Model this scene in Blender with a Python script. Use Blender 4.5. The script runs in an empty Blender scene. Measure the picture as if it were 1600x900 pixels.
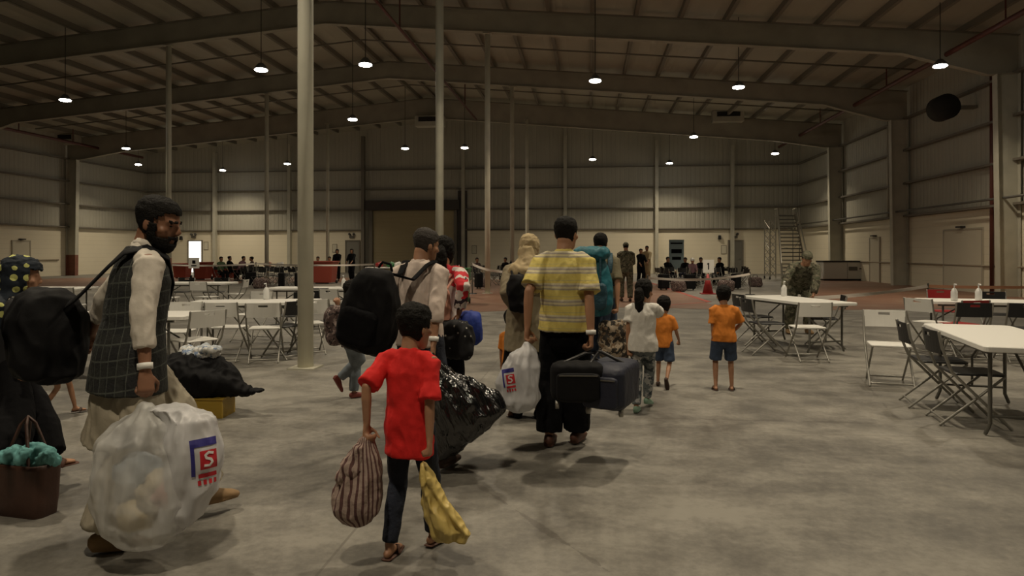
import bpy, bmesh, math, random
from mathutils import Vector, Matrix, noise
from mathutils.bvhtree import BVHTree
R = math.radians
random.seed(7)
scene = bpy.context.scene
COL = scene.collection

# ------------------------------------------------------------------ camera
F, TH, EYE, HOR = 1067.0, R(6.4), 1.47, 394.0
cd = bpy.data.cameras.new('camera'); cam = bpy.data.objects.new('camera', cd); COL.objects.link(cam)
cam.location = (0, 0, EYE); cam.rotation_euler = (R(90), 0, TH)
cd.sensor_width = 36; cd.lens = 36 * F / 1600; cd.shift_y = -(450 - HOR) / 1600
cd.clip_end = 200; cd.clip_start = .05
scene.camera = cam
# ------------------------------------------------------------------ world / exposure
w = bpy.data.worlds.new('world'); scene.world = w; w.use_nodes = True
w.node_tree.nodes['Background'].inputs[0].default_value = (.9, .95, 1, 1)
w.node_tree.nodes['Background'].inputs[1].default_value = .004
vs = scene.view_settings
vs.view_transform = 'Standard'; vs.look = 'None'; vs.gamma = 1; vs.use_curve_mapping = False
vs.exposure = 0.45
LAMP_POWER = 96.0
LAMP_COLOR = (1.0, .85, .62)

CT, ST = math.cos(TH), math.sin(TH)
def cam2w(xc, d, z): return Vector((xc * CT - d * ST, xc * ST + d * CT, z))
def W(px, py, d): return cam2w((px - 800) / F * d, d, EYE + (HOR - py) / F * d)     # pixel at a depth
def G(px, py, h=0.0):                                                              # pixel on the plane z = h
    d = F * (EYE - h) / (py - HOR); p = W(px, py, d); p.z = h; return p
def K(k): return F / k

# ------------------------------------------------------------------ materials
MATS = {}
def nodes(m): return m.node_tree.nodes, m.node_tree.links
def mat(name, col, rough=.7, metal=0, bump=0, bscale=40, var=0, vscale=6, trans=0, alpha=1, emit=0, spec=.5, sheen=0):
    if name in MATS: return MATS[name]
    m = bpy.data.materials.new(name); m.use_nodes = True; MATS[name] = m
    N, L = nodes(m); b = N['Principled BSDF']
    b.inputs['Base Color'].default_value = (*col, 1); b.inputs['Roughness'].default_value = rough
    b.inputs['Metallic'].default_value = metal; b.inputs['Transmission Weight'].default_value = trans
    b.inputs['Alpha'].default_value = alpha; b.inputs['Specular IOR Level'].default_value = spec
    if sheen: b.inputs['Sheen Weight'].default_value = sheen
    if emit:
        b.inputs['Emission Color'].default_value = (*col, 1); b.inputs['Emission Strength'].default_value = emit
    tc = N.new('ShaderNodeTexCoord')
    if var:
        n = N.new('ShaderNodeTexNoise'); n.inputs['Scale'].default_value = vscale; n.inputs['Detail'].default_value = 6
        L.new(tc.outputs['Object'], n.inputs['Vector'])
        mx = N.new('ShaderNodeMix'); mx.data_type = 'RGBA'; mx.blend_type = 'MULTIPLY'; mx.inputs[0].default_value = 1
        rp = N.new('ShaderNodeMapRange'); rp.inputs[1].default_value = .3; rp.inputs[2].default_value = .7
        rp.inputs[3].default_value = 1 - var; rp.inputs[4].default_value = 1 + var
        L.new(n.outputs[0], rp.inputs[0]); mx.inputs[6].default_value = (*col, 1); L.new(rp.outputs[0], mx.inputs[7])
        L.new(mx.outputs[2], b.inputs['Base Color'])
    if bump:
        n2 = N.new('ShaderNodeTexNoise'); n2.inputs['Scale'].default_value = bscale; n2.inputs['Detail'].default_value = 4
        L.new(tc.outputs['Object'], n2.inputs['Vector'])
        bp = N.new('ShaderNodeBump'); bp.inputs['Strength'].default_value = bump; bp.inputs['Distance'].default_value = .02
        L.new(n2.outputs[0], bp.inputs['Height']); L.new(bp.outputs[0], b.inputs['Normal'])
    return m
class NG:                                                       # small node helper
    def __init__(s, m): s.N, s.L = nodes(m); s.b = s.N['Principled BSDF']; s.tc = s.N.new('ShaderNodeTexCoord')
    def put(s, sock, v):
        if hasattr(v, 'is_output'): s.L.new(v, sock)
        elif isinstance(v, tuple) and len(v) == 3 and sock.type == 'RGBA': sock.default_value = (*v, 1)
        else: sock.default_value = v
    def math(s, op, a, b=0.0, c=None):
        n = s.N.new('ShaderNodeMath'); n.operation = op; s.put(n.inputs[0], a); s.put(n.inputs[1], b)
        if c is not None: s.put(n.inputs[2], c)
        return n.outputs[0]
    def xyz(s, vec=None):
        n = s.N.new('ShaderNodeSeparateXYZ'); s.L.new(vec or s.tc.outputs['Object'], n.inputs[0]); return n.outputs
    def noise(s, scale, detail=4, vec=None, out=0, rough=.5):
        n = s.N.new('ShaderNodeTexNoise'); n.inputs['Scale'].default_value = scale; n.inputs['Detail'].default_value = detail
        n.inputs['Roughness'].default_value = rough
        s.L.new(vec or s.tc.outputs['Object'], n.inputs['Vector']); return n.outputs[out]
    def voro(s, scale, feat='F1', out='Distance', rnd=1.0):
        n = s.N.new('ShaderNodeTexVoronoi'); n.feature = feat; n.inputs['Scale'].default_value = scale
        n.inputs['Randomness'].default_value = rnd
        s.L.new(s.tc.outputs['Object'], n.inputs['Vector']); return n.outputs[out]
    def mix(s, f, a, b, bt='MIX'):
        n = s.N.new('ShaderNodeMix'); n.data_type = 'RGBA'; n.blend_type = bt
        s.put(n.inputs[0], f); s.put(n.inputs[6], a); s.put(n.inputs[7], b); return n.outputs[2]
    def ramp(s, v, stops, interp='LINEAR'):
        n = s.N.new('ShaderNodeValToRGB'); s.put(n.inputs[0], v); e = n.color_ramp.elements; n.color_ramp.interpolation = interp
        while len(e) < len(stops): e.new(.5)
        for i, (p, c) in enumerate(stops): e[i].position = p; e[i].color = (*c, 1)
        return n.outputs[0]
    def rng(s, v, a, b, c, d):
        n = s.N.new('ShaderNodeMapRange'); s.put(n.inputs[0], v)
        for i, q in enumerate((a, b, c, d)): n.inputs[i + 1].default_value = q
        return n.outputs[0]
    def base(s, c): s.L.new(c, s.b.inputs['Base Color'])
    def bump(s, h, st=.5, dist=.02):
        n = s.N.new('ShaderNodeBump'); n.inputs['Strength'].default_value = st; n.inputs['Distance'].default_value = dist
        s.L.new(h, n.inputs['Height']); s.L.new(n.outputs[0], s.b.inputs['Normal'])
def pmat(name, rough=.8):
    m = mat(name, (.5, .5, .5), rough); return m, NG(m)

def floor_mat():
    m, g = pmat('concrete floor', .45)
    n1 = g.noise(.35, 6, rough=.6); n2 = g.noise(2.2, 8, rough=.65); n3 = g.noise(18, 6, rough=.7)
    mp = g.N.new('ShaderNodeMapping'); mp.inputs['Scale'].default_value = (.5, 2.2, 1); g.L.new(g.tc.outputs['Object'], mp.inputs[0])
    n4 = g.noise(.9, 7, mp.outputs[0], rough=.6)
    v = g.math('ADD', g.math('MULTIPLY', n1, .5), g.math('ADD', g.math('MULTIPLY', n2, .45), g.math('MULTIPLY', n3, .28)))
    v = g.math('SUBTRACT', v, .07)
    v = g.math('ADD', v, g.math('MULTIPLY', g.math('SUBTRACT', n4, .5), .3))
    c = g.ramp(v, [(.34, (.070, .066, .057)), (.46, (.122, .114, .100)), (.54, (.176, .165, .143)), (.64, (.255, .24, .208))])
    cr = g.voro(.28, 'DISTANCE_TO_EDGE')
    cr2 = g.math('LESS_THAN', g.math('ADD', cr, g.math('MULTIPLY', g.math('SUBTRACT', n2, .5), .05)), .002)
    c = g.mix(g.math('MULTIPLY', cr2, .45), c, (.07, .06, .05))
    x = g.xyz()
    jx = g.math('LESS_THAN', g.math('ABSOLUTE', g.math('SUBTRACT', g.math('FRACT', g.math('DIVIDE', g.math('ADD', x[0], 203.57), 6.04)), .5)), .0012)
    jy = g.math('LESS_THAN', g.math('ABSOLUTE', g.math('SUBTRACT', g.math('FRACT', g.math('DIVIDE', g.math('ADD', x[1], 200.3), 3.925)), .5)), .0016)
    c = g.mix(g.math('MULTIPLY', g.math('MAXIMUM', jx, jy), .5), c, (.09, .08, .065))
    g.base(c); g.L.new(g.rng(n2, .3, .7, .42, .7), g.b.inputs['Roughness']); g.bump(g.math('ADD', n2, g.math('MULTIPLY', n3, .3)), .12, .02)
    return m
def rust_floor_mat():
    m, g = pmat('red oxide floor paint', .5)
    n = g.noise(.8, 8, rough=.65)
    g.base(g.ramp(n, [(.3, (.165, .080, .052)), (.55, (.215, .118, .078)), (.72, (.25, .18, .13))])); return m
def sheet_mat(name, c, rib, axis, amp=.6):
    m, g = pmat(name, .55)
    x = g.xyz()[axis]; t = g.math('FRACT', g.math('MULTIPLY', x, rib))
    h = g.math('GREATER_THAN', t, .8); n = g.noise(.5, 5)
    h2 = g.math('SMOOTH_MAX' if False else 'PINGPONG', t, .5)
    g.base(g.mix(g.rng(n, .3, .7, 0, .5), c, tuple(q * .78 for q in c)))
    g.bump(g.math('MINIMUM', g.math('MULTIPLY', h2, 4), 1.0), amp, .03)
    return m
M_floor = floor_mat(); M_rust = rust_floor_mat()
M_upx = sheet_mat('ribbed wall sheet across', (.46, .44, .365), 3.3, 0); M_upy = sheet_mat('ribbed wall sheet along', (.46, .44, .365), 3.3, 1)
M_roof = sheet_mat('roof sheet', (.42, .39, .31), 1.1, 0, .5)
def panel_mat():
    m, g = pmat('cream wall panel', .6); n = g.noise(.7, 6); x = g.xyz()
    ln = g.math('LESS_THAN', g.math('FRACT', g.math('MULTIPLY', x[2], 3.6)), .06)
    c = g.mix(g.rng(n, .35, .7, 0, .4), (.78, .71, .55), (.68, .61, .46)); g.base(g.mix(g.math('MULTIPLY', ln, .25), c, (.38, .34, .26))); return m
M_panel = panel_mat()
M_steel = mat('cream painted steel', (.46, .44, .36), .5, var=.1, vscale=2)
M_pillar = mat('pale pillar paint', (.66, .64, .53), .45, var=.08, vscale=2)
M_beam = mat('brownish beam paint', (.34, .315, .25), .6, var=.15, vscale=1)
M_dsteel = mat('dark purlin steel', (.19, .17, .135), .6)
M_girt = mat('girt steel', (.17, .15, .12), .6)
M_redp = mat('red oxide paint', (.20, .075, .045), .55, var=.15)
M_pipe = mat('dark red sprinkler pipe', (.11, .03, .022), .5)
M_white = mat('white plastic', (.80, .79, .75), .45)
M_whitec = mat('white chair plastic', (.74, .73, .69), .5)
M_black = mat('black plastic', (.012, .012, .013), .45)
M_tube = mat('grey steel tube', (.30, .29, .26), .4, metal=.5)
M_gtube = mat('dark grey steel tube', (.12, .115, .10), .45, metal=.3)
M_dark = mat('dark void', (.02, .018, .015), .8)
M_skin = mat('tan skin', (.36, .185, .105), .55, var=.1, vscale=9)
M_skin2 = mat('brown skin', (.24, .115, .065), .55, var=.1, vscale=9)
M_hair = mat('black hair', (.007, .006, .005), .75, bump=.5, bscale=110, spec=.2)
M_hair2 = mat('greying dark hair', (.030, .024, .020), .8, bump=.5, bscale=90)
M_cord = mat('lamp cord black', (.02, .02, .02), .6)
M_lamp = mat('lit lamp lens', (1, .93, .80), .4, emit=30)
M_lampb = mat('lamp housing', (.10, .10, .10), .5)

# ------------------------------------------------------------------ mesh building
class MB:
    def __init__(s): s.v = []; s.f = []
    def add(s, vs, fs, M=None):
        o = len(s.v); s.v += [(M @ Vector(q)) if M else Vector(q) for q in vs]; s.f += [tuple(i + o for i in q) for q in fs]; return s
    def box(s, c, d, M=None, taper=1.0):
        x, y, z = (q / 2 for q in d); c = Vector(c); t = taper
        vs = [(-x, -y, -z), (x, -y, -z), (x, y, -z), (-x, y, -z), (-x * t, -y * t, z), (x * t, -y * t, z), (x * t, y * t, z), (-x * t, y * t, z)]
        vs = [c + Vector(q) for q in vs]
        return s.add(vs, [(3, 2, 1, 0), (4, 5, 6, 7), (0, 1, 5, 4), (1, 2, 6, 5), (2, 3, 7, 6), (3, 0, 4, 7)], M)
    def beam(s, a, b, wx, wz, up=(0, 0, 1)):
        a, b, up = Vector(a), Vector(b), Vector(up); t = (b - a).normalized()
        sd = t.cross(up)
        if sd.length < 1e-4: sd = Vector((1, 0, 0))
        sd.normalize(); u = sd.cross(t).normalized(); vs = []
        for p in (a, b):
            for i, j in ((-1, -1), (1, -1), (1, 1), (-1, 1)): vs.append(p + sd * i * wx / 2 + u * j * wz / 2)
        return s.add(vs, [(0, 1, 2, 3)[::1], (7, 6, 5, 4), (0, 4, 5, 1), (1, 5, 6, 2), (2, 6, 7, 3), (3, 7, 4, 0)])
    def loft(s, rings, close=True, M=None, cap=True):
        n = len(rings[0]); vs = [p for r in rings for p in r]; fs = []
        for i in range(len(rings) - 1):
            for j in range(n if close else n - 1):
                a, b = i * n + j, i * n + (j + 1) % n; fs.append((a, b, b + n, a + n))
        if cap:
            c0 = sum((Vector(p) for p in rings[0]), Vector()) / n; c1 = sum((Vector(p) for p in rings[-1]), Vector()) / n
            k = len(vs); vs += [c0, c1]
            for j in range(n):
                fs.append((k, (j + 1) % n, j)); q = (len(rings) - 1) * n; fs.append((k + 1, q + j, q + (j + 1) % n))
        return s.add(vs, fs, M)
    def tube(s, pts, rad, n=10, side=None, rnd=True, M=None):
        """pts polyline, rad per point: r or (a, b) with a along `side`"""
        pts = [Vector(p) for p in pts]
        if not isinstance(rad, (list, tuple)): rad = [rad] * len(pts)
        rad = [(r, r) if not isinstance(r, (list, tuple)) else r for r in rad]
        m = len(pts); T = []
        for i in range(m):
            t = pts[min(i + 1, m - 1)] - pts[max(i - 1, 0)]; T.append(t.normalized() if t.length > 1e-9 else Vector((0, 0, 1)))
        if side is None:
            side = Vector((1, 0, 0)) if abs(T[0].x) < .8 else Vector((0, 1, 0))
        side = Vector(side); rings = []; sd = side
        P = list(zip(pts, rad, T))
        if rnd:
            a, b = P[0], P[-1]; ra, rb = min(a[1]), min(b[1])
            P = [(a[0] - a[2] * ra * .9, (a[1][0] * .35, a[1][1] * .35), a[2]), (a[0] - a[2] * ra * .55, (a[1][0] * .8, a[1][1] * .8), a[2])] + P + \
                [(b[0] + b[2] * rb * .55, (b[1][0] * .8, b[1][1] * .8), b[2]), (b[0] + b[2] * rb * .9, (b[1][0] * .35, b[1][1] * .35), b[2])]
        for p, (ra, rb), t in P:
            sd = (sd - t * sd.dot(t)); sd = sd.normalized() if sd.length > 1e-6 else t.orthogonal().normalized()
            u = t.cross(sd)
            rings.append([p + sd * math.cos(q) * ra + u * math.sin(q) * rb for q in (2 * math.pi * j / n for j in range(n))])
        return s.loft(rings, M=M)
    def ell(s, c, r, n=14, M=None, rot=None):
        c = Vector(c); rings = []
        for i in range(1, n // 2 + 1):
            a = math.pi * i / (n // 2 + 1)
            rg = [Vector((math.sin(a) * math.cos(b) * r[0], math.sin(a) * math.sin(b) * r[1], -math.cos(a) * r[2])) for b in (2 * math.pi * j / n for j in range(n))]
            rings.append([c + ((rot @ q) if rot else q) for q in rg])
        k = rings; o = len(s.v); s.loft(rings, M=M)
        lo, hi = Vector((0, 0, -r[2])), Vector((0, 0, r[2]))
        if rot: lo, hi = rot @ lo, rot @ hi
        s.v[-2], s.v[-1] = (M @ (c + lo)) if M else c + lo, (M @ (c + hi)) if M else c + hi
        return s
def to_obj(name, me, m, parent=None, smooth=True):
    o = bpy.data.objects.new(name, me); COL.objects.link(o); o.parent = parent
    for q in (m if isinstance(m, (list, tuple)) else [m]): me.materials.append(q)
    if smooth: me.shade_smooth() if hasattr(me, 'shade_smooth') else None
    return o
def build(mb, name, m, parent=None, smooth=False, bevel=0, origin=None):
    me = bpy.data.meshes.new(name)
    vs = [tuple(v) for v in mb.v]
    if origin is not None: vs = [tuple(Vector(v) - Vector(origin)) for v in vs]
    me.from_pydata(vs, [], mb.f); me.update()
    bm = bmesh.new(); bm.from_mesh(me); bmesh.ops.recalc_face_normals(bm, faces=bm.faces)
    bm.to_mesh(me); bm.free()
    o = to_obj(name, me, m, parent, smooth)
    if origin is not None: o.location = origin
    if bevel:
        b = o.modifiers.new('bevel', 'BEVEL'); b.width = bevel; b.segments = 2; b.limit_method = 'ANGLE'
    if smooth: 
        for p in me.polygons: p.use_smooth = True
    return o
def bake(mods, mb):
    """evaluate modifiers on a temporary mesh and hand back the result"""
    me = bpy.data.meshes.new('tmp'); me.from_pydata([tuple(v) for v in mb.v], [], mb.f); me.update()
    bm = bmesh.new(); bm.from_mesh(me); bmesh.ops.recalc_face_normals(bm, faces=bm.faces); bm.to_mesh(me); bm.free()
    o = bpy.data.objects.new('tmp', me); COL.objects.link(o)
    mods(o)
    dg = bpy.context.evaluated_depsgraph_get(); dg.update()
    out = bpy.data.meshes.new_from_object(o.evaluated_get(dg))
    bpy.data.objects.remove(o); bpy.data.meshes.remove(me)
    return out
def fuse(mb, name, m, parent=None, vox=.01, sm=2, wr=0, wf=8, seed=0, fold=None, origin=None, post=None):
    """join overlapping closed shapes into one continuous skin"""
    def mods(o):
        r = o.modifiers.new('r', 'REMESH'); r.mode = 'VOXEL'; r.voxel_size = vox; r.adaptivity = 0
        if sm:
            q = o.modifiers.new('s', 'SMOOTH'); q.factor = .5; q.iterations = sm
    me = bake(mods, mb); me.name = name
    if wr or fold or post:
        off = Vector((seed * 3.1, seed * 1.7, 0)); ns = [v.normal.copy() for v in me.vertices]
        for v, n in zip(me.vertices, ns):
            p = v.co.copy(); d = 0
            if wr: 
                q = p * wf + off; a = noise.noise(q); b = noise.noise(Vector((q.x * 2.3, q.y * 2.3, q.z * 1.1)) + Vector((9, 4, 2)))
                d += wr * (a + .6 * (1 - 2 * abs(b)) - .2)
            if fold: d += fold(p)
            v.co = p + n * d
            if post: v.co = post(v.co)
    if origin is not None:
        for v in me.vertices: v.co -= Vector(origin)
    for p in me.polygons: p.use_smooth = True
    o = to_obj(name, me, m, parent, False)
    if origin is not None: o.location = origin
    return o
def empty(name, loc=(0, 0, 0), rz=0, label=None, cat=None, group=None):
    o = bpy.data.objects.new(name, None); COL.objects.link(o); o.location = loc; o.rotation_euler = (0, 0, rz)
    o.empty_display_size = .1
    return tag(o, label, cat, group)
def tag(o, label=None, cat=None, group=None, kind=None):
    if label: o['label'] = label
    if cat: o['category'] = cat
    if group: o['group'] = group
    if kind: o['kind'] = kind
    return o
def struct(o): o['kind'] = 'structure'; return o
def children(o): return [c for c in bpy.data.objects if c.parent == o]
def copy_tree(o, kids, parent=None):
    c = o.copy(); COL.objects.link(c)
    if parent: c.parent = parent
    for k, sub in kids: copy_tree(k, sub, c)
    return c
def tree(o): return [(c, tree(c)) for c in children(o)]

# ================================================================== THE HALL
XL, XR, YB, YF = -32.8, 14.05, 47.6, -9.0
XRIDGE, HR, SLOPE = -9.5, 10.6, .087
BAY = 7.85; Y1 = 8.32
def roofz(x): return HR - SLOPE * abs(x - XRIDGE)
mb = MB(); mb.box(((XL + XR) / 2, (YB + YF) / 2, -.1), (XR - XL + 1, YB - YF + 1, .2))
floor = struct(build(mb, 'floor', M_floor))
# red painted walkway zones lying on the floor
def floor_patch(px, name, label):
    pts = [G(*q) for q in px]; n = len(pts)
    mb = MB(); mb.add([(p.x, p.y, .004) for p in pts] + [(p.x, p.y, -.002) for p in pts], [tuple(range(n))[::-1], tuple(range(n, 2 * n))] + [(i, (i + 1) % n, n + (i + 1) % n, n + i) for i in range(n)])
    o = build(mb, name, M_rust); o['kind'] = 'structure'; return o
floor_patch([(600, 497), (700, 490), (860, 482), (1000, 480), (1130, 484), (1075, 461), (1010, 441), (900, 436), (700, 437), (600, 455)], 'floor_red_walkway', '')
floor_patch([(1276, 485), (1440, 483), (1660, 477), (1640, 461), (1520, 449), (1390, 440), (1262, 437)], 'floor_red_walkway_side', '')
floor_patch([(20, 452), (240, 444), (420, 442), (560, 441), (560, 434), (240, 432), (60, 436)], 'floor_red_walkway_back', '')

M_rline = mat('red floor line', (.36, .06, .04), .5, var=.3, vscale=3)
def floor_line(a, b, w_):
    a, b = G(*a), G(*b); mb = MB(); mb.beam(a + Vector((0, 0, .004)), b + Vector((0, 0, .004)), w_, .004); return struct(build(mb, 'floor_red_line', M_rline))
floor_line((1014, 441), (1108, 472), .16); floor_line((1108, 472), (1020, 479), .08); floor_line((1276, 485), (1262, 438), .08)

# walls: cream lower lining + ribbed sheet above
def wall(name, a, b, h0, h1, m, th=.12, gable=False):
    a, b = Vector(a), Vector(b); t = (b - a).normalized(); nrm = Vector((t.y, -t.x, 0))
    cs = [a, b] if not gable else [a, Vector((XRIDGE, a.y, 0)), b]
    mb = MB(); vs = []
    for k in (0, 1):
        for c in cs: vs.append(c + nrm * th * k + Vector((0, 0, h0)))
        for c in reversed(cs): vs.append(c + nrm * th * k + Vector((0, 0, (roofz(c.x) + .26 if h1 is None else h1))))
    n = len(cs) * 2
    mb.add(vs, [tuple(range(n)), tuple(range(2 * n - 1, n - 1, -1))] + [(i, (i + 1) % n, n + (i + 1) % n, n + i) for i in range(n)])
    return struct(build(mb, name, m))
wall('wall_back', (XL, YB + .12, 0), (XR, YB + .12, 0), 0, None, M_upx, gable=True)
wall('wall_right', (XR, YB, 0), (XR, YF, 0), 0, None, M_upy, th=-.12)
wall('wall_left', (XL, YF, 0), (XL, YB, 0), 0, None, M_upy, th=-.12)
wall('wall_front', (XR, YF, 0), (XL, YF, 0), 0, None, M_upx, th=-.12, gable=True)
LINT = 3.0
RD = (-15.35, -9.45)      # roller door opening in x
def lining(n, a, b, h=LINT):
    a, b = Vector(a), Vector(b); mb = MB(); c = (a + b) / 2; d = b - a
    mb.box((c.x, c.y, h / 2), (max(abs(d.x), .05), max(abs(d.y), .05), h)); return struct(build(mb, n, M_panel))
lining('wall_back_lining', (XL + .05, YB - .03, 0), (-16.1, YB - .03, 0)); lining('wall_back_lining', (-8.7, YB - .03, 0), (XR - .05, YB - .03, 0))
lining('wall_right_lining', (XR - .03, YF + .1, 0), (XR - .03, YB - .06, 0)); lining('wall_left_lining', (XL + .03, YF + .1, 0), (XL + .03, YB - .06, 0))

# roof sheet
for sgn, nm in ((1, 'ceiling'), (-1, 'ceiling_west')):
    xe = XR + .1 if sgn > 0 else XL - .1
    mb = MB(); vs = []
    for (x, z) in ((XRIDGE, HR), (xe, roofz(xe))):
        for y in (YF - .2, YB + .3):
            vs += [(x, y, z + .22), (x, y, z + .30)]
    mb.add(vs, [(0, 4, 6, 2), (1, 3, 7, 5), (0, 1, 5, 4), (2, 6, 7, 3), (0, 2, 3, 1), (4, 5, 7, 6)])
    struct(build(mb, nm, M_roof))
# purlins running the length of the hall
tn = [0]
def trim(mb, m):
    tn[0] += 1; return struct(build(mb, 'trim_%d' % tn[0], m))
x = XRIDGE + .4
offs = [.45 + 1.52 * i for i in range(16)]
for sgn in (1, -1):
    for o_ in offs:
        x = XRIDGE + sgn * o_
        if not (XL + .3 < x < XR - .3): continue
        mb = MB(); z = roofz(x) + .11
        mb.box((x, (YB - 2) / 2 + 1, z), (.03, YB - 2, .22)).box((x + .05 * sgn, (YB - 2) / 2 + 1, z - .105), (.13, YB - 2, .015))
        trim(mb, M_dsteel)
# girts on walls
for h in (3.06, 4.5, 5.95, 7.35):
    mb = MB()
    if h < 4.6:
        mb.box(((XL + RD[0] - .8) / 2, YB - .14, h), (RD[0] - .8 - XL, .2, .07)); trim(mb, M_girt)
        mb = MB(); mb.box(((XR + RD[1] + .8) / 2, YB - .14, h), (XR - RD[1] - .8, .2, .07)); trim(mb, M_girt)
    else:
        mb.box(((XL + XR) / 2, YB - .14, h), (XR - XL - .1, .2, .07)); trim(mb, M_girt)
    for X, sg in ((XR - .16, 1), (XL + .16, -1)):
        mb = MB(); mb.box((X, (YB - .3) / 2, h), (.22, YB - .3, .08)); trim(mb, M_girt)

# ------------------------------------------------------------------ portal frames: wall columns and rafters
frames_y = [Y1 + BAY * i for i in range(5)]
FN = ['frame nearest the camera', 'second portal frame from the camera', 'third portal frame, whose beam crosses the top of the picture', 'fourth portal frame, dim middle beam', 'fifth portal frame, the last before the back wall']
for i, y in enumerate(frames_y):
    for X, sg, nm in ((XR, 1, 'right'), (XL, -1, 'left')):
        root = empty('wall_column', (X - sg * .1, y, 0), 0, 'tapered cream steel wall column on the %s wall under the %s' % (nm, FN[i]), 'column', 'tapered columns along the side walls')
        def ibox(w0, w1, x0off, yoff, th, m, part, z0, z1):
            mb = MB(); vs = []
            for (z, wd) in ((z0, w0), (z1, w1)):
                vs += [(-sg * 0, yoff - th / 2, z), (-sg * wd, yoff - th / 2, z), (-sg * wd, yoff + th / 2, z), (0, yoff + th / 2, z)]
            mb.add(vs, [(0, 1, 2, 3), (7, 6, 5, 4), (0, 4, 5, 1), (1, 5, 6, 2), (2, 6, 7, 3), (3, 7, 4, 0)])
            return build(mb, part, m, root)
        wz = lambda z: .62 + .10 * z / 7.3
        ibox(wz(0) - .02, wz(1.3) - .02, 0, 0, .014, M_redp if nm == 'left' else M_steel, 'web_base', 0, 1.3)
        ibox(wz(1.3) - .02, wz(7.3), 0, 0, .014, M_steel, 'web', 1.3, 7.3)
        for (z0, z1, m_, pn) in ((0, 1.3, M_redp if nm == 'left' else M_steel, 'flange_base'), (1.3, 7.3, M_steel, 'flange')):
            for inner in (0, 1):
                mb = MB(); vs = []
                for z in (z0, z1):
                    xx = -sg * (wz(z) if inner else .015)
                    for dx, dy in ((0, -.14), (sg * .02, -.14), (sg * .02, .14), (0, .14)): vs.append((xx + dx - (sg * .0), dy, z))
                mb.add(vs, [(0, 1, 2, 3), (7, 6, 5, 4), (0, 4, 5, 1), (1, 5, 6, 2), (2, 6, 7, 3), (3, 7, 4, 0)]); build(mb, pn, m_, root)
    # rafter: both slopes with haunches at the eaves
    root = empty('roof_beam', (XRIDGE, y, HR), 0, 'wide steel roof beam of the ' + FN[i], 'beam', 'roof beams spanning the hall')
    dep = .80 if i != 4 else 1.15
    for sg in (1, -1):
        xe = (XR - .1) if sg > 0 else (XL + .1)
        xs = [XRIDGE, XRIDGE + sg * 6, xe - sg * 3.6, xe - sg * .95, xe]
        ds = [dep, dep, dep, (roofz(xe - sg * .95) - 7.3), (roofz(xe) - 7.32)]
        top = [(q - XRIDGE, roofz(q) - .01 - HR) for q in xs]; bot = [(q - XRIDGE, roofz(q) - .01 - d - HR) for q, d in zip(xs, ds)]
        mb = MB()
        for a in range(4):
            vs = []
            for yy in (-.006, .006): vs += [(top[a][0], yy, top[a][1]), (top[a + 1][0], yy, top[a + 1][1]), (bot[a + 1][0], yy, bot[a + 1][1]), (bot[a][0], yy, bot[a][1])]
            mb.add(vs, [(3, 2, 1, 0), (4, 5, 6, 7), (0, 1, 5, 4), (1, 2, 6, 5), (2, 3, 7, 6), (3, 0, 4, 7)])
        build(mb, 'web', M_beam, root)
        for line, m_, pn in ((top, M_dsteel, 'top_flange'), (bot, M_beam, 'bottom_flange')):  # top flange coloured dark to paint in the gap shadow along the rafter top
            mb = MB()
            for a in range(4): mb.beam((line[a][0], 0, line[a][1]), (line[a + 1][0], 0, line[a + 1][1]), .24, .03)
            build(mb, pn, m_, root)
# end wall posts and cross pipes between the frames
for xx in (-27.2, -21.5, -16.0, -8.75, -1.6, 4.6, 9.6):
    root = tag(build(MB().box((xx, YB - .32, roofz(xx) / 2 - .15), (.22, .3, roofz(xx) - .3)), 'wall_post', M_steel if xx not in (-16.0,) else M_girt), 'slim steel post against the back wall, ' + {-27.2: 'far left by the lit door', -21.5: 'left of the narrow pillars over the seated crowd', -16.0: 'left jamb side of the wide roller door', -8.75: 'right jamb side of the wide roller door', -1.6: 'straight behind the man in the yellow striped polo', 4.6: 'above the blue and white banner stand', 9.6: 'left of the mobile stair tower'}[xx], 'post')
def pipe(pts, r, m, name, label, cat='pipe', group=None, hang=None):
    o0 = Vector(pts[0]); root = empty(name, o0, 0, label, cat, group)
    build(MB().tube([Vector(p) - o0 for p in pts], r, 8, rnd=False), 'pipe_run', m, root, smooth=True)
    if hang:
        for q in hang:
            q = Vector(q); build(MB().tube([q - o0, Vector((q.x, q.y, roofz(q.x) + .05)) - o0], .025, 6, rnd=False), 'hanger', M_pipe, root)
    return root
for i in range(1, 5):
    y = frames_y[i - 1] + BAY * .52 if i < 5 else 0
    for dy, w_ in ((0, 'middle'),):
        pipe([(XL + 1.2, y, roofz(XL + 1.2) - .12), (XRIDGE, y, HR - .12), (XR - 1.2, y, roofz(XR - 1.2) - .12)], .035, M_dsteel, 'sprinkler_branch', 'thin dark sprinkler branch pipe crossing under the roof, ' + ['nearest the camera', 'second from the camera', 'third from the camera', 'farthest, just before the back wall'][i - 1], 'pipe')
pipe([(XL + 1.2, 43.6, roofz(XL + 1.2) - .2), (XRIDGE, 43.6, HR - .2), (XR - 1.2, 43.6, roofz(XR - 1.2) - .2)], .05, M_dsteel, 'sprinkler_branch', 'thick dark pipe crossing under the roof by the back wall', 'pipe')
pipe([(-6.2, 6, 8.85), (-6.2, 37.6, 8.85)], .05, M_pipe, 'sprinkler_main', 'dark red sprinkler main running away under the ridge', 'pipe', hang=[(-6.2, 10 + 6 * i, 8.9) for i in range(5)])
pipe([(11.75, 6, 8.0), (11.75, 44, 8.0)], .085, M_pipe, 'sprinkler_main', 'thick dark red sprinkler main hung along the right eave', 'pipe', hang=[(11.75, 13 + 3.9 * i, 8.05) for i in range(8)])
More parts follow.
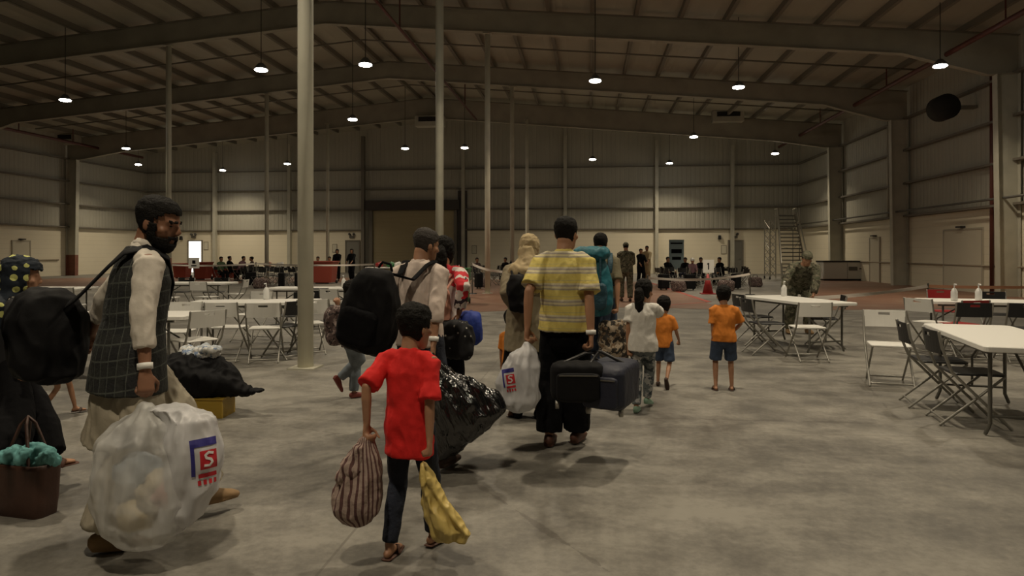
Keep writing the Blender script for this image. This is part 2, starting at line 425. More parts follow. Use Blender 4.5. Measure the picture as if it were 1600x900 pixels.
pipe([(-30.6, 16, 8.0), (-30.6, 44, 8.0)], .085, M_pipe, 'sprinkler_main', 'dark red sprinkler main hung along the left eave', 'pipe', hang=[(-30.6, 22 + 3.9 * i, 8.05) for i in range(5)])
# conduit with struts on the right wall
pipe([(13.5, 16, 3.25), (13.5, 47, 3.25)], .04, M_gtube, 'wall_conduit', 'grey conduit running over the lowest girt of the right wall', 'pipe')
pipe([(13.85, 33.5, 3.0), (13.85, 33.5, 8.6)], .07, M_steel, 'downpipe', 'cream downpipe just behind the middle right wall column', 'pipe')
pipe([(13.85, 25.3, 0), (13.85, 25.3, 8.6)], .07, M_pipe, 'downpipe', 'dark red standpipe beside the nearest right wall column', 'pipe')

# free-standing pillars
rowA = [(478, 123), (687, 65), (762, 44), (800, 33.5), (823, 27)]
lab = ['tall round cream pillar nearest the camera, left of the boy in red', 'round cream pillar behind the couple with the black backpack', 'thinner pillar right of the couple, third in the near row', 'fourth pillar of the near row, above the black shoulder bag', 'farthest pillar of the near row, by the back wall']
def pillar(x, y, label, red=0):
    z = roofz(x) - .86; root = empty('steel_pillar', (x, y, 0), 0, label, 'pillar', 'free-standing round pillars')
    build(MB().tube([(0, 0, red), (0, 0, z)], .098, 20, rnd=False), 'shaft', M_pillar, root, smooth=True)
    if red: build(MB().tube([(0, 0, 0), (0, 0, red)], .101, 20, rnd=False), 'painted_foot', M_redp, root, smooth=True)
    build(MB().box((0, 0, .01), (.34, .34, .02)), 'base_plate', M_steel, root)
    build(MB().box((0, 0, z - .01), (.3, .3, .02)), 'cap_plate', M_steel, root)
for i, y in enumerate(frames_y): pillar(-3.57, y, lab[i], 0)
lab2 = ['', '', 'thin pillar with red painted foot, behind the bearded man', 'thin pillar left of the big near pillar, in front of the far seating', 'farthest thin pillar of the left row, right of the big near pillar']
for i in (2, 3, 4): pillar(-15.65, frames_y[i], lab2[i], 1.25 if i == 2 else 0)

# roller door, doors, signs
def door_thing(n, px0, px1, pyt, wall_y, m, lit=False):
    def xat(px):
        t = (px - 800) / F; return (wall_y * (t * CT - ST)) / (CT + t * ST)
    x0, x1 = xat(px0), xat(px1); d = wall_y * CT - (x0 + x1) / 2 * ST; h = EYE + (HOR - pyt) / F * d
    root = empty('door_%d' % n, ((x0 + x1) / 2, wall_y, 0)); root['kind'] = 'structure'
    wd = x1 - x0
    mb = MB(); mb.box((-wd / 2 - .03, 0, h / 2), (.08, .1, h)).box((wd / 2 + .03, 0, h / 2), (.08, .1, h)).box((0, 0, h + .04), (wd + .14, .1, .08)); build(mb, 'door_frame', M_girt, root)
    build(MB().box((0, .01, h / 2), (wd, .05, h)), 'door_leaf', m, root)
    build(MB().tube([(wd * .38, -.03, 1.0), (wd * .38, -.07, 1.0), (wd * .25, -.07, 1.0)], .012, 6), 'door_handle', M_dark, root)
    return root, h
M_doorg = mat('grey door paint', (.22, .21, .18), .6); M_doorlit = mat('daylit door glass', (1, .97, .88), .4, emit=1.1)
door_thing(1, 295, 315, 377, YB - .09, M_doorlit); door_thing(2, 541, 561, 377, YB - .09, M_doorg); door_thing(3, 1139, 1160, 377, YB - .09, M_doorg)
# wide roller door
root = empty('door_4', ((RD[0] + RD[1]) / 2, YB - .1, 0)); root['kind'] = 'structure'
M_roller = mat('tan roller door', (.52, .44, .27), .55)
mb = MB(); h = 4.45; wd = RD[1] - RD[0]
for i in range(56): mb.tube([(-wd / 2, .0, .04 + i * h / 56), (wd / 2, .0, .04 + i * h / 56)], (.02), 6, rnd=False)
mb.box((0, .04, h / 2), (wd, .03, h)); build(mb, 'curtain', M_roller, root)
build(MB().box((0, -.15, h + .35), (wd + .9, .45, .7)), 'drum_box', mat('drum box', (.06, .05, .045), .7), root)
for s_ in (-1, 1): build(MB().box((s_ * (wd / 2 + .12), -.05, h / 2), (.22, .2, h)), 'guide_rail', M_girt, root)
build(MB().box((wd / 2 + .62, -.05, 2.9), (.65, .12, 5.8)), 'side_panel', mat('drum box', (.06, .05, .045)), root)
# doors on side walls (flat cream outlines)
def side_door(n, x, y, wd, h):
    root = empty('door_%d' % n, (x, y, 0)); root['kind'] = 'structure'; s_ = -1 if x > 0 else 1
    build(MB().box((s_ * .02, 0, h / 2), (.04, wd, h)), 'door_leaf', mat('cream door', (.60, .55, .43), .6), root)
    mb = MB(); mb.box((s_ * .03, -wd / 2 - .03, h / 2), (.06, .06, h)).box((s_ * .03, wd / 2 + .03, h / 2), (.06, .06, h)).box((s_ * .03, 0, h + .03), (.06, wd + .12, .06)); build(mb, 'door_frame', mat('door frame cream', (.42, .38, .30)), root)
    build(MB().box((s_ * .10, 0, h + .12), (.18, .35, .06)), 'canopy_light', M_dark, root)
side_door(5, XR - .06, 35.3, 1.1, 2.15); side_door(6, XR - .06, 27.4, 2.6, 2.3); side_door(7, XL + .06, 36.2, 1.2, 2.1)
pipe([(XR - .1, 21.5, .98), (XR - .1, 38.5, .98)], .03, mat('rail brown', (.3, .25, .18)), 'wall_rail', 'thin brown rail low along the right wall', 'rail')
pipe([(XL + .1, 33.5, 1.0), (XL + .1, 39.0, 1.0)], .04, mat('rail brown', (.3, .25, .18)), 'wall_rail', 'thin brown rail low along the left wall', 'rail')
# emergency lights over the doors, wall speaker, papers
def bx(px, wy=YB - .07):
    t = (px - 800) / F; return (wy * (t * CT - ST)) / (CT + t * ST)
def bz(px, py): x = bx(px); return EYE + (HOR - py) / F * (YB * CT - x * ST)
for px, l in ((303, 'over the bright lit door'), (550, 'over the grey door behind the standing pair'), (1148, 'over the grey door at the right')):
    root = empty('emergency_lamp', (bx(px), YB - .07, bz(px, 368)), 0, 'small dark twin-head emergency lamp ' + l, 'lamp', 'emergency lamps over the doors')
    build(MB().box((0, -.05, -.1), (.34, .09, .16)), 'battery_box', M_gtube, root)
    for s_ in (-1, 1): build(MB().tube([(s_ * .13, -.02, .06), (s_ * .16, -.12, .10)], [.07, .09], 12), 'lamp_head', M_gtube, root, smooth=True)
M_paper = mat('paper', (.62, .58, .46), .8); M_fr = mat('thin grey frame', (.25, .22, .17), .7)
for px, py, l in ((322, 424 - 40, 'right of the bright lit door'), (523, 388, 'left of the grey door behind the standing pair'), (741, 390, 'right of the roller door'), (1131, 390, 'left of the grey door at the right')):
    z = bz(px, py); root = empty('wall_notice', (bx(px), YB - .06, z), 0, 'framed paper notice on the back wall ' + l, 'notice', 'framed notices on the back wall')
    build(MB().box((0, -.012, 0), (.36, .02, .6)), 'frame', M_fr, root); build(MB().box((0, -.025, 0), (.29, .006, .52)), 'sheet', M_paper, root)
for px, py, l in ((284, 372, 'left of the bright lit door'), (1124, 371, 'left of the right grey door')):
    root = empty('wall_speaker', (bx(px), YB - .07, bz(px, py)), 0, 'small black wall speaker ' + l, 'speaker'); build(MB().box((0, -.1, 0), (.2, .2, .28), taper=.8), 'cabinet', M_black, root, bevel=.02); build(MB().box((0, -.015, 0), (.06, .03, .1)), 'bracket', M_black, root)
# ventilation boxes under the fifth beam
for px, py, l in ((88, 215, 'far left'), (683, 199, 'behind the second pillar'), (1130, 189, 'right of centre'), (1328, 188, 'near the right wall')):
    d = (frames_y[4] - .5) * CT + 0; p = W(px, py, 39.5 if px > 700 else 42)
    p.y = frames_y[4] - .35; root = empty('vent_unit', p, 0, 'boxy vent unit with dark slot on the fifth roof beam, ' + l, 'vent', 'vent units on the fifth roof beam')
    build(MB().box((0, 0, 0), (1.7, .6, .62)), 'housing', M_steel, root, bevel=.02); build(MB().box((0, -.32, .1), (1.25, .05, .26)), 'slot', M_dark, root)
# dark blower by the right wall
root = empty('ceiling_blower', (12.9, 26.6, 6.75), 0, 'large dark round blower fan high on the right wall', 'fan')
build(MB().tube([(0, -.3, 0), (0, .3, 0)], .46, 24, rnd=False), 'drum', M_dark, root, smooth=True)
build(MB().box((.6, 0, 0), (1.0, .3, .1)), 'bracket', M_dsteel, root)

# ------------------------------------------------------------------ lamps
LZ = 7.1
lamps = [(102, 158, 'leftmost lamp, by the left wall columns'), (408, 111, 'left of the big near pillar'), (571, 103, 'bright one right of the big near pillar'), (930, 128, 'large one near the middle of the roof'), (1154, 138, 'right of the middle, over the far crowd'), (1469, 105, 'near the right wall, tilted flare'),
 (197, 233, 'over the bearded man'), (551, 188, 'single lamp between the two nearest pillars'), (1084, 215, 'under the right vent unit'),
 (216, 258, 'lower one over the bearded man, left corner'), (348, 267, 'lowest lamp at the left'), (449, 257, 'just left of the big near pillar, small'), (633, 233, 'left of the second pillar'), (726, 232, 'right of the second pillar'), (926, 250, 'small one at the back, centre right'), (1046, 256, 'small one at the back over the banner'), (1211, 241, 'small one over the stair tower')]
ld = bpy.data.lights.new('high_bay_light', 'AREA'); ld.shape = 'DISK'; ld.size = .34; ld.energy = LAMP_POWER; ld.color = LAMP_COLOR; ld.spread = R(128)
b_ = MB().tube([(0, 0, .06), (0, 0, .14), (0, 0, .24)], [(.22, .22), (.16, .16), (.07, .07)], 20, rnd=False)
lamp_proto = None
def lamp(p, label):
    global lamp_proto
    if lamp_proto is None:
        root = empty('high_bay_lamp', p, 0, label, 'lamp', 'high bay lamps hanging from the roof')
        build(b_, 'housing', M_lampb, root, smooth=True); build(MB().ell((0, 0, .03), (.20, .20, .05), 16), 'lens', M_lamp, root, smooth=True)
        build(MB().tube([(0, 0, .24), (0, 0, 1)], .013, 6, rnd=False), 'cord', M_cord, root)
        l = bpy.data.objects.new('lamp_light', ld); COL.objects.link(l); l.parent = root; l.location = (0, 0, -.04)
        lamp_proto = root, tree(root); r = root
    else:
        r = copy_tree(*lamp_proto); r.location = p; r['label'] = label
    c = [q for q in children(r) if q.name.startswith('cord')][0]; L_ = roofz(p[0]) + .24 - p[2] - .24
    c.scale = (1, 1, L_ / .76); c.location = (0, 0, .24 - .24 * L_ / .76)
for px, py, l in lamps:
    d = F * (LZ - EYE) / (HOR - py); p = W(px, py, d); p.y = min(p.y, YB - 1.5)
    lamp(p, 'glowing round high bay lamp, ' + l)
for i, p in enumerate([(1.5, 6.6), (-5.2, 5.4), (-10.5, 11.0), (5.8, 11.5), (-1.6, 12.2), (-1.2, .4), (8.4, 4.0)]):
    lamp((p[0], p[1], 7.4), 'round high bay lamp out of view above the camera side of the hall')

# ================================================================== FURNITURE BUILDERS
def rrect(w_, d, r, n=4):
    pts = []
    for cx, cy, a0 in ((w_ / 2 - r, d / 2 - r, 0), (-w_ / 2 + r, d / 2 - r, 90), (-w_ / 2 + r, -d / 2 + r, 180), (w_ / 2 - r, -d / 2 + r, 270)):
        for i in range(n + 1):
            a = R(a0 + 90 * i / n); pts.append((cx + r * math.cos(a), cy + r * math.sin(a)))
    return pts
def slab(mb, w_, d, z0, z1, r=.03, c=(0, 0), M=None):
    e = .006; rings = []
    for z, k in ((z0, e), (z0 + e, 0), (z1 - e, 0), (z1, e)):
        rings.append([Vector((c[0] + x * (1 - 2 * k / w_), c[1] + y * (1 - 2 * k / d), z)) for x, y in rrect(w_, d, r)])
    return mb.loft(rings, M=M)
def make_table(w_=1.83, d=.76, h=.74):
    """white folding table, long side along x"""
    root = empty('folding_table')
    build(slab(MB(), w_, d, h - .045, h, .05), 'tabletop', M_white, root)
    mb = MB(); 
    for s_ in (-1, 1): mb.beam((-w_ * .42, s_ * d * .40, h - .06), (w_ * .42, s_ * d * .40, h - .06), .03, .03)
    build(mb, 'rail', M_gtube, root)
    for e in (-1, 1):
        x = e * (w_ / 2 - .22)
        for s_ in (-1, 1):
            build(MB().tube([(x, s_ * d * .36, h - .06), (x, s_ * d * .36, .10), (x, s_ * d * .40, .02)], .016, 8), 'leg', M_gtube, root, smooth=True)
        build(MB().tube([(x, -d * .36, .16), (x, d * .36, .16)], .012, 8), 'crossbar', M_gtube, root, smooth=True)
        build(MB().tube([(x, 0, .16), (x, 0, .45), (x - e * .38, 0, h - .06)], .011, 8), 'brace', M_gtube, root, smooth=True)
    return root, tree(root)
def make_chair(seat_m, tube_m):
    """folding chair facing +y (the sitter looks to +y); backrest at -y"""
    root = empty('folding_chair'); hw = .215
    # seat panel
    build(slab(MB(), .40, .40, .435, .455, .05, M=Matrix.Translation((0, .02, 0))), 'seat', seat_m, root)
    # curved backrest with grip slot made of two bands joined at the ends
    mb = MB(); 
    def band(z0, z1, x0, x1):
        rings = []
        for i in range(9):
            x = x0 + (x1 - x0) * i / 8; y = -.265 - .03 * (1 - (x / .21) ** 2) - 0.0
            rings.append([Vector((x, y - .008 - (z0 - .62) * .1, z0)), Vector((x, y + .008 - (z0 - .62) * .1, z0)), Vector((x, y + .008 - (z1 - .62) * .1, z1)), Vector((x, y - .008 - (z1 - .62) * .1, z1))])
        mb.loft(rings)
    band(.61, .745, -.21, .21); band(.775, .80, -.21, .21); band(.745, .775, -.21, -.06); band(.745, .775, .06, .21)
    build(mb, 'backrest', seat_m, root)
    for s_ in (-1, 1):
        build(MB().tube([(s_ * hw, -.29, .795), (s_ * hw, -.265, .66), (s_ * hw, -.19, .46), (s_ * hw, .24, .012)], .0125, 8), 'leg', tube_m, root, smooth=True)
        build(MB().tube([(s_ * (hw - .03), .20, .43), (s_ * (hw - .03), -.02, .23), (s_ * (hw - .03), -.27, .012)], .0115, 8), 'leg', tube_m, root, smooth=True)
    build(MB().tube([(-hw, .215, .04), (hw, .215, .04)], .009, 6), 'stretcher', tube_m, root, smooth=True)
    build(MB().tube([(-hw + .03, -.235, .05), (hw - .03, -.235, .05)], .009, 6), 'stretcher', tube_m, root, smooth=True)
    return root, tree(root)
PROTO = {}
def place(kind, maker, loc, rz, label, cat, group):
    if kind not in PROTO:
        PROTO[kind] = maker(); r = PROTO[kind][0]
    else: r = copy_tree(*PROTO[kind])
    r.location = loc; r.rotation_euler = (0, 0, rz); r['label'] = label; r['category'] = cat; r['group'] = group
    return r
def table(x, y, rz, label, group='white folding tables'): return place('table', make_table, (x, y, 0), rz, label, 'table', group)
def chair(kind, x, y, rz, label, group=None):
    mk = (lambda: make_chair(M_whitec, M_tube)) if kind == 'w' else (lambda: make_chair(M_black, M_tube))
    return place('chair' + kind, mk, (x, y, 0), rz, label, 'chair', group or ('white folding chairs' if kind == 'w' else 'black folding chairs'))

# ================================================================== PEOPLE
UP = Vector((0, 0, 1))
def rotz(v, a): return Vector((v[0] * math.cos(a) - v[1] * math.sin(a), v[0] * math.sin(a) + v[1] * math.cos(a), v[2]))
def ik(a, b, l1, l2, hint):
    a, b, hint = Vector(a), Vector(b), Vector(hint); d = b - a; L_ = min(d.length, (l1 + l2) * .995); dn = d.normalized(); b = a + dn * L_
    q = (l1 * l1 - l2 * l2 + L_ * L_) / (2 * L_); hgt = math.sqrt(max(l1 * l1 - q * q, 0)); hh = hint - dn * hint.dot(dn)
    hh = hh.normalized() if hh.length > 1e-6 else dn.orthogonal().normalized()
    return a + dn * q + hh * hgt, b
SK = [(0.0, .26, .10, .09), (.05, .23, .17, .17), (.14, .165, .215, .255), (.28, .08, .27, .335), (.42, .03, .295, .375), (.55, .0, .315, .405), (.70, -.02, .325, .415), (.82, -.03, .295, .385), (.92, -.04, .225, .30), (.98, -.05, .12, .16)]
def skull(mb, Mh, k=1.0, z0=None, n=28, grow=0.0):
    rings = []
    for z, cy, rx, ry in SK:
        rings.append([Mh @ Vector(((rx * k + grow) * math.cos(a), cy + (ry * k + grow) * math.sin(a), z)) for a in (2 * math.pi * i / n for i in range(n))])
    mb.loft(rings)
def head_mesh(mb, Mh, fine=True):
    skull(mb, Mh, .985)
    mb.tube([Vector((0, .385, .58)), Vector((0, .43, .50)), Vector((0, .475, .41)), Vector((0, .46, .375))], [(.035, .04), (.04, .05), (.062, .055), (.075, .04)], 8, side=(1, 0, 0), M=Mh)
    mb.ell((0, .375, .235), (.105, .05, .022), 10, M=Mh); mb.ell((0, .36, .20), (.085, .05, .025), 10, M=Mh)
    mb.tube([(-.2, .32, .60), (-.1, .375, .605), (0, .385, .60), (.1, .375, .605), (.2, .32, .60)], .035, 8, M=Mh)
    mb.ell((0, .30, .06), (.09, .07, .06), 10, M=Mh)
    for s_ in (-1, 1):
        mb.ell((s_ * .325, -.03, .44), (.035, .085, .13), 12, M=Mh, rot=Matrix.Rotation(s_ * R(12), 3, 'Z')); mb.ell((s_ * .22, .25, .40), (.09, .09, .08), 10, M=Mh)
def shell(name, Mh, keep, m, parent, grow=.03, rough=.012, seed=0, thick=.02, n=72, extra=None, lump=5, taper=False):
    """hair, beard or cloth shell lying on the skull; keep(x, y, z) in head units"""
    rows = 54; Z = []
    def prof(t):
        z = t; 
        for i in range(len(SK) - 1):
            if SK[i][0] <= z <= SK[i + 1][0]:
                u = (z - SK[i][0]) / (SK[i + 1][0] - SK[i][0]); return [SK[i][j] * (1 - u) + SK[i + 1][j] * u for j in (1, 2, 3)]
        u = (z - .98) / .02; return [-.05, .12 * math.sqrt(max(1 - u, .0)), .16 * math.sqrt(max(1 - u, .0))]
    vs, fs = [], []
    for i in range(rows):
        t = math.sin(i / (rows - 1) * math.pi / 2) if i else 0; z = t * .9999
        cy, rx, ry = prof(z)
        for j in range(n):
            a = 2 * math.pi * j / n; p = Vector((rx * math.cos(a), cy + ry * math.sin(a), z)); c = Vector((0, -.02, .5))
            nn = (p - c).normalized(); g = grow + rough * noise.noise(p * lump * 2 + Vector((seed, 0, 0))) + rough * .6 * noise.noise(p * lump * 6)
            if taper: g = g * (.30 + .70 * max(0, min(1, (z - .30) / .35))) * (1 if p.y < .0 else .45 + .55 * max(0, min(1, (z - .72) / .16))) + .006
            p = p + nn * g
            if extra: p = extra(p)
            vs.append(p)
    for i in range(rows - 1):
        for j in range(n): fs.append((i * n + j, i * n + (j + 1) % n, (i + 1) * n + (j + 1) % n, (i + 1) * n + j))
    k = []
    for f in fs:
        c = sum((vs[q] for q in f), Vector()) / 4; e = .02 * noise.noise(c * 14 + Vector((seed, 3, 0)))
        if keep(c.x, c.y + e, c.z + e): k.append(f)
    mb = MB(); mb.add([Mh @ v for v in vs], k)
    used = sorted({q for f in k for q in f}); ix = {q: i for i, q in enumerate(used)}
    m2 = MB(); m2.v = [mb.v[q] for q in used]; m2.f = [tuple(ix[q] for q in f) for f in k]
    sc = Mh.to_scale()[0]
    def mods(o):
        s_ = o.modifiers.new('s', 'SOLIDIFY'); s_.thickness = thick * sc * 3; s_.offset = -1
    me = bake(mods, m2)
    for p in me.polygons: p.use_smooth = True
    return to_obj(name, me, m, parent, False)
def short_hair(x, y, z): return z > .80 or (y < .08 and z > .50) or (y < -.06 and z > .24) or (y < .16 and z > .60) or (y < .24 and z > .68) or (y > .1 and z > .76) or (.0 < y < .07 and z > .36)
def beard_keep(x, y, z): return (z < .26 and y > -.0 + z * .5 and not (abs(x) < .12 and .18 < z < .255)) and z > -.1 or (.25 < z < .31 and y > .2 and abs(x) < .16) or (abs(x) > .2 and .0 < y < .16 and z < .5)
def hand(mb, wr, d, n, t, s, curl=(25, 35, 25), spread=0.0, vox=.006):
    """d: towards the fingers, n: palm side, t: thumb side"""
    d, n, t = Vector(d).normalized(), Vector(n).normalized(), Vector(t).normalized(); wr = Vector(wr)
    fr = .0088 * s if vox < .009 else .010 * s
    mb.tube([wr - d * .01 * s, wr + d * .03 * s, wr + d * .085 * s], [(.026 * s, .017 * s), (.036 * s, .017 * s), (.040 * s, .014 * s)], 12, side=t)
    for i in range(4):
        b = wr + d * (.088 - .004 * abs(i - 1.2)) * s + t * (.031 - .0205 * i) * s; L_ = [.040, .045, .042, .033][i] * s; p = [b]; a = 0
        for k, q in enumerate((1, .62, .5)):
            a += R(curl[k] + i * 3); dr = d * math.cos(a) + n * math.sin(a) + t * spread * (1.5 - i) * .1; b = b + dr * L_ * q; p.append(b)
        mb.tube(p, [fr, fr * .98, fr * .9, fr * .78], 8)
    b = wr + d * .028 * s + t * .030 * s + n * .006 * s; p = [b, b + (d * .55 + t * .65 + n * .35).normalized() * .042 * s, b + (d * .55 + t * .65 + n * .35).normalized() * .042 * s + (d * .8 + n * .55 + t * .05).normalized() * .032 * s]
    p.append(p[-1] + (d * .6 + n * .8 - t * .2).normalized() * .022 * s); mb.tube(p, [fr * 1.35, fr * 1.2, fr * 1.05, fr * .85], 8)
class P: pass
def person(name_label, cat_group, loc, face, H, hh=.232, lean=0, roll=0, bob=0, wid=1.0, head=(0, 0, 0), armL=None, armR=None, legL=None, legR=None,
           skin=None, hair='short', hair_m=None, top=None, bottom=None, shoes=None, vox=.012, seed=1, twist=0, grip=(True, True), elbL=None, elbR=None, fat=1.0, eyes=False, beard=None,
           ponytail=False, extra_top=None, kids=None, curlL=(60, 70, 50), curlR=(60, 70, 50)):
    """loc = ground point below the pelvis; face = yaw, 0 looks to +y, positive turns towards +x.
    arm targets: wrist points in world or in local coordinates as ('l', x, y, z); legs (forward, side, ankle_height, heel pitch)"""
    root = empty('person', loc, -face, name_label, 'person', cat_group)
    M0 = Matrix.Translation(Vector(loc)) @ Matrix.Rotation(-face, 4, 'Z'); Mi = M0.inverted()
    s = (H - hh) / 1.500; sw = s * wid
    q = P(); q.root, q.s, q.M0 = root, s, M0
    pel = Vector((0, 0, .935 * s - bob)); sp = Vector((math.sin(roll), math.sin(lean), math.cos(lean) * math.cos(roll))).normalized()
    rt = rotz(Vector((1, 0, 0)), -twist); rt = (rt - sp * rt.dot(sp)).normalized(); fw = sp.cross(rt) * 1.0; rtp = Vector((1, 0, 0))
    def S(h, f=0.0, x=0.0): return pel + sp * h * s + fw * f * s + rt * x * sw
    neck = S(.515, -.012); shL, shR = S(.448, -.005, -.160), S(.448, -.005, .160)
    q.S, q.neck, q.sh, q.fw, q.rt, q.sp, q.pel = S, neck, {-1: shL, 1: shR}, fw, rt, sp, pel
    # head frame
    hy, hp, hr = head
    base = sp.lerp(UP, .6).normalized(); Rm = Matrix.Rotation(-hy, 3, 'Z') @ Matrix.Rotation(-hp, 3, 'X') @ Matrix.Rotation(hr, 3, 'Y')
    nk2 = neck + base * .056 * s + fw * .02 * s
    Mh = Matrix.Translation(nk2) @ Rm.to_4x4() @ Matrix.Scale(hh, 4) @ Matrix.Translation((0, .10, -.18))
    q.Mh = Mh
    body = MB(); v = vox
    # legs
    legs = {}
    for sd, lg in ((-1, legL or (.0, .0, .0, 0)), (1, legR or (.0, .0, .0, 0))):
        wl = lg[0] == 'w'
        f_, x_, z_, pt = (0, 0, *(list(lg[2:]) + [0, 0])[:2]) if wl else (list(lg) + [0] * 4)[:4]; hip = pel + rtp * sd * .088 * sw + Vector((0, 0, -.02 * s))
        ank = Vector((sd * .095 * sw + x_, f_, .085 * s + z_))
        if wl: ank = Mi @ Vector(lg[1]); ank.z = .085 * s + z_
        kn, ank = ik(hip, ank, .43 * s, .425 * s, Vector((sd * .12, 1, 0)))
        legs[sd] = (hip, kn, ank, pt)
        body.tube([hip, hip.lerp(kn, .5), kn, kn.lerp(ank, .35), ank], [.070 * s, .062 * s, .048 * s, .048 * s, .032 * s], 12)
        ft = Matrix.Translation(ank) @ Matrix.Rotation(-pt, 4, 'X') @ Matrix.Rotation(-sd * R(6), 4, 'Z')
        body.tube([ft @ Vector((0, -.035 * s, -.045 * s)), ft @ Vector((0, .03 * s, -.035 * s)), ft @ Vector((0, .10 * s, -.05 * s)), ft @ Vector((0, .165 * s, -.06 * s))], [(.028 * s, .03 * s), (.033 * s, .036 * s), (.04 * s, .024 * s), (.036 * s, .014 * s)], 12, side=(1, 0, 0))
    q.legs = legs
    # torso
    T = [(-.07, .115, .078), (0, .135, .090), (.13, .120, .082), (.27, .142, .100), (.39, .150, .092), (.455, .112, .070), (.50, .068, .055)]
    body.tube([S(a) for a, b, c in T], [(b * sw * fat, c * s * fat) for a, b, c in T], 20, side=rt)
    body.tube([neck - sp * .03 * s, nk2, Mh @ Vector((0, -.12, .3))], [.060 * s, .057 * s, .055 * s], 14)
    # arms
    arms = {}
    for sd, tgt, eh in ((-1, armL, elbL), (1, armR, elbR)):
        sh = q.sh[sd]
        if tgt is None: tgt = ('l', sd * .25 * sw, .06 * s, .83 * s)
        wr = Vector(tgt[1:]) if tgt[0] == 'l' else Mi @ Vector(tgt)
        hint = Vector(eh) if eh else Vector((sd * .25, -1, -.1))
        el, wr = ik(sh, wr, .285 * s, .255 * s, hint); arms[sd] = (sh, el, wr)
        body.tube([S(.45, 0, sd * .09), sh, sh.lerp(el, .5), el, el.lerp(wr, .3), wr], [.042 * s, .048 * s, .042 * s, .035 * s, .036 * s, .024 * s], 12)
        d = (wr - el).normalized(); 
        if not grip[0 if sd < 0 else 1] is True and isinstance(grip[0 if sd < 0 else 1], tuple): d = Vector(grip[0 if sd < 0 else 1]).normalized()
        nn = Vector((-sd, -.15, 0)); nn = (nn - d * nn.dot(d)).normalized(); tt = Vector((0, 1, 0)); tt = tt - nn * tt.dot(nn); tt = (tt - d * tt.dot(d)).normalized()
        cu = (curlL, curlR)[0 if sd < 0 else 1]
        if not grip[0 if sd < 0 else 1]: cu = (15, 22, 16)
        hand(body, wr, d, nn, tt, s * (1.0 if H > 1.4 else 1.05), cu, vox=vox)
    q.arms = arms
    head_mesh(body, Mh)
    q.body = fuse(body, 'body', skin or M_skin, root, vox=vox, sm=1)
    if eyes:
        for sd in (-1, 1): build(MB().ell((sd * .135, .352, .515), (.036, .030, .018), 12, M=Mh), 'eye', M_black, root, smooth=True)
        mbb = [shell('eyebrow', Mh, lambda x, y, z, sd=sd: .585 < z < .625 and y > .25 and .05 < x * sd < .22, hair_m or M_hair, root, .020, seed=2, thick=.01) for sd in (-1, 1)]
    if hair == 'short': q.hair = shell('hair', Mh, short_hair, hair_m or M_hair, root, .045, .016, seed, taper=True, thick=.012)
    elif hair == 'child': q.hair = shell('hair', Mh, lambda x, y, z: z > .72 or (y < .16 and z > .5) or (y < -.02 and z > .20), hair_m or M_hair, root, .06, .03, seed, taper=True, thick=.012)
    elif hair == 'long': 
        q.hair = shell('hair', Mh, lambda x, y, z: z > .74 or (y < .2 and z > .02), hair_m or M_hair, root, .06, .03, seed)
    if hair == 'long' or ponytail:
        fuse(MB().tube([Mh @ Vector(c) for c in ((0, -.38, .62), (0, -.50, .45), (.02, -.50, .15), (.03, -.44, -.25), (.05, -.40, -.55))], [(.12 * hh, .10 * hh), (.2 * hh, .16 * hh), (.23 * hh, .16 * hh), (.17 * hh, .12 * hh), (.06 * hh, .05 * hh)], 14), 'ponytail', hair_m or M_hair, root, vox=.01, sm=2, wr=.008, wf=30)
    if beard: q.beard = shell('beard', Mh, beard_keep, hair_m or M_hair, root, .018, .010, 5, thick=.012)
    # ---- clothes: top
    for top in [t_ for t_ in (top, extra_top) if t_]:
        t = dict(len=-.12, sleeve=.5, off=.022, hem=1.0, mat=M_white, collar=True, wr=.010, sw_=1.0); t.update(top); o = t['off']; t['off'] = o
        mb = MB(); rows = [(t['len'], .152 * t['hem'], .112 * t['hem']), (0, .150 * (.5 + .5 * t['hem']), .110 * (.5 + .5 * t['hem'])), (.13, .138, .102), (.27, .144, .104), (.36, .148, .098), (.42, .130, .082), (.46, .100, .068), (.49, .074, .056), (.51, .060, .052)]
        if t['len'] > -.02: rows = [(t['len'], .15, .105)] + rows[2:]
        if t['len'] < -.3: rows = [(t['len'], .165 * t['hem'], .125 * t['hem']), (t['len'] * .5, .17 * (.4 + .6 * t['hem']), .125 * (.4 + .6 * t['hem']))] + rows[1:]
        ps, rs = [], []
        for a, b, c in rows:
            p = S(a) if a > 0 else pel + (sp.lerp(UP, min(1, -a * 3))).normalized() * a * s
            ps.append(p); rs.append((b * sw * fat + o * s * .8, c * s * fat + o * s * .8))
        mb.tube(ps, rs, 26, side=rt, rnd=False)
        if t['sleeve']:
            for sd in (-1, 1):
                sh, el, wr = arms[sd]; sl = t['sleeve']; L1 = .527
                pts, rr = [S(.455, -.008, sd * .05), S(.452, -.006, sd * .115), sh.lerp(el, .08)], [.042 * s + o * s * .3, .050 * s + o * s * .4, .055 * s + o * s * .45]
                if sl <= L1: 
                    e = sh.lerp(el, sl / L1); pts += [sh.lerp(e, .6), e]; rr += [.050 * s + o * s * .5, .047 * s * t['sw_'] + o * s * .7]
                else:
                    e = el.lerp(wr, (sl - L1) / (1 - L1)); pts += [sh.lerp(el, .55), el, e]; rr += [.048 * s + o * s * .5, .040 * s + o * s * .6, (.026 if sl > .9 else .034) * s + o * s * .6]
                mb.tube(pts, rr, 16, rnd=False)
        if t['collar']: mb.tube([S(.46, -.01), S(.528, -.006)], [(.074 * s, .066 * s), (.062 * s, .060 * s)], 18, side=rt, rnd=False)
        q.top = fuse(mb, t.get('name', 'shirt'), t['mat'], root, vox=max(vox * .9, .008), sm=3, wr=t['wr'] * .5, wf=t.get('wf', 7) * 1.3, seed=seed)
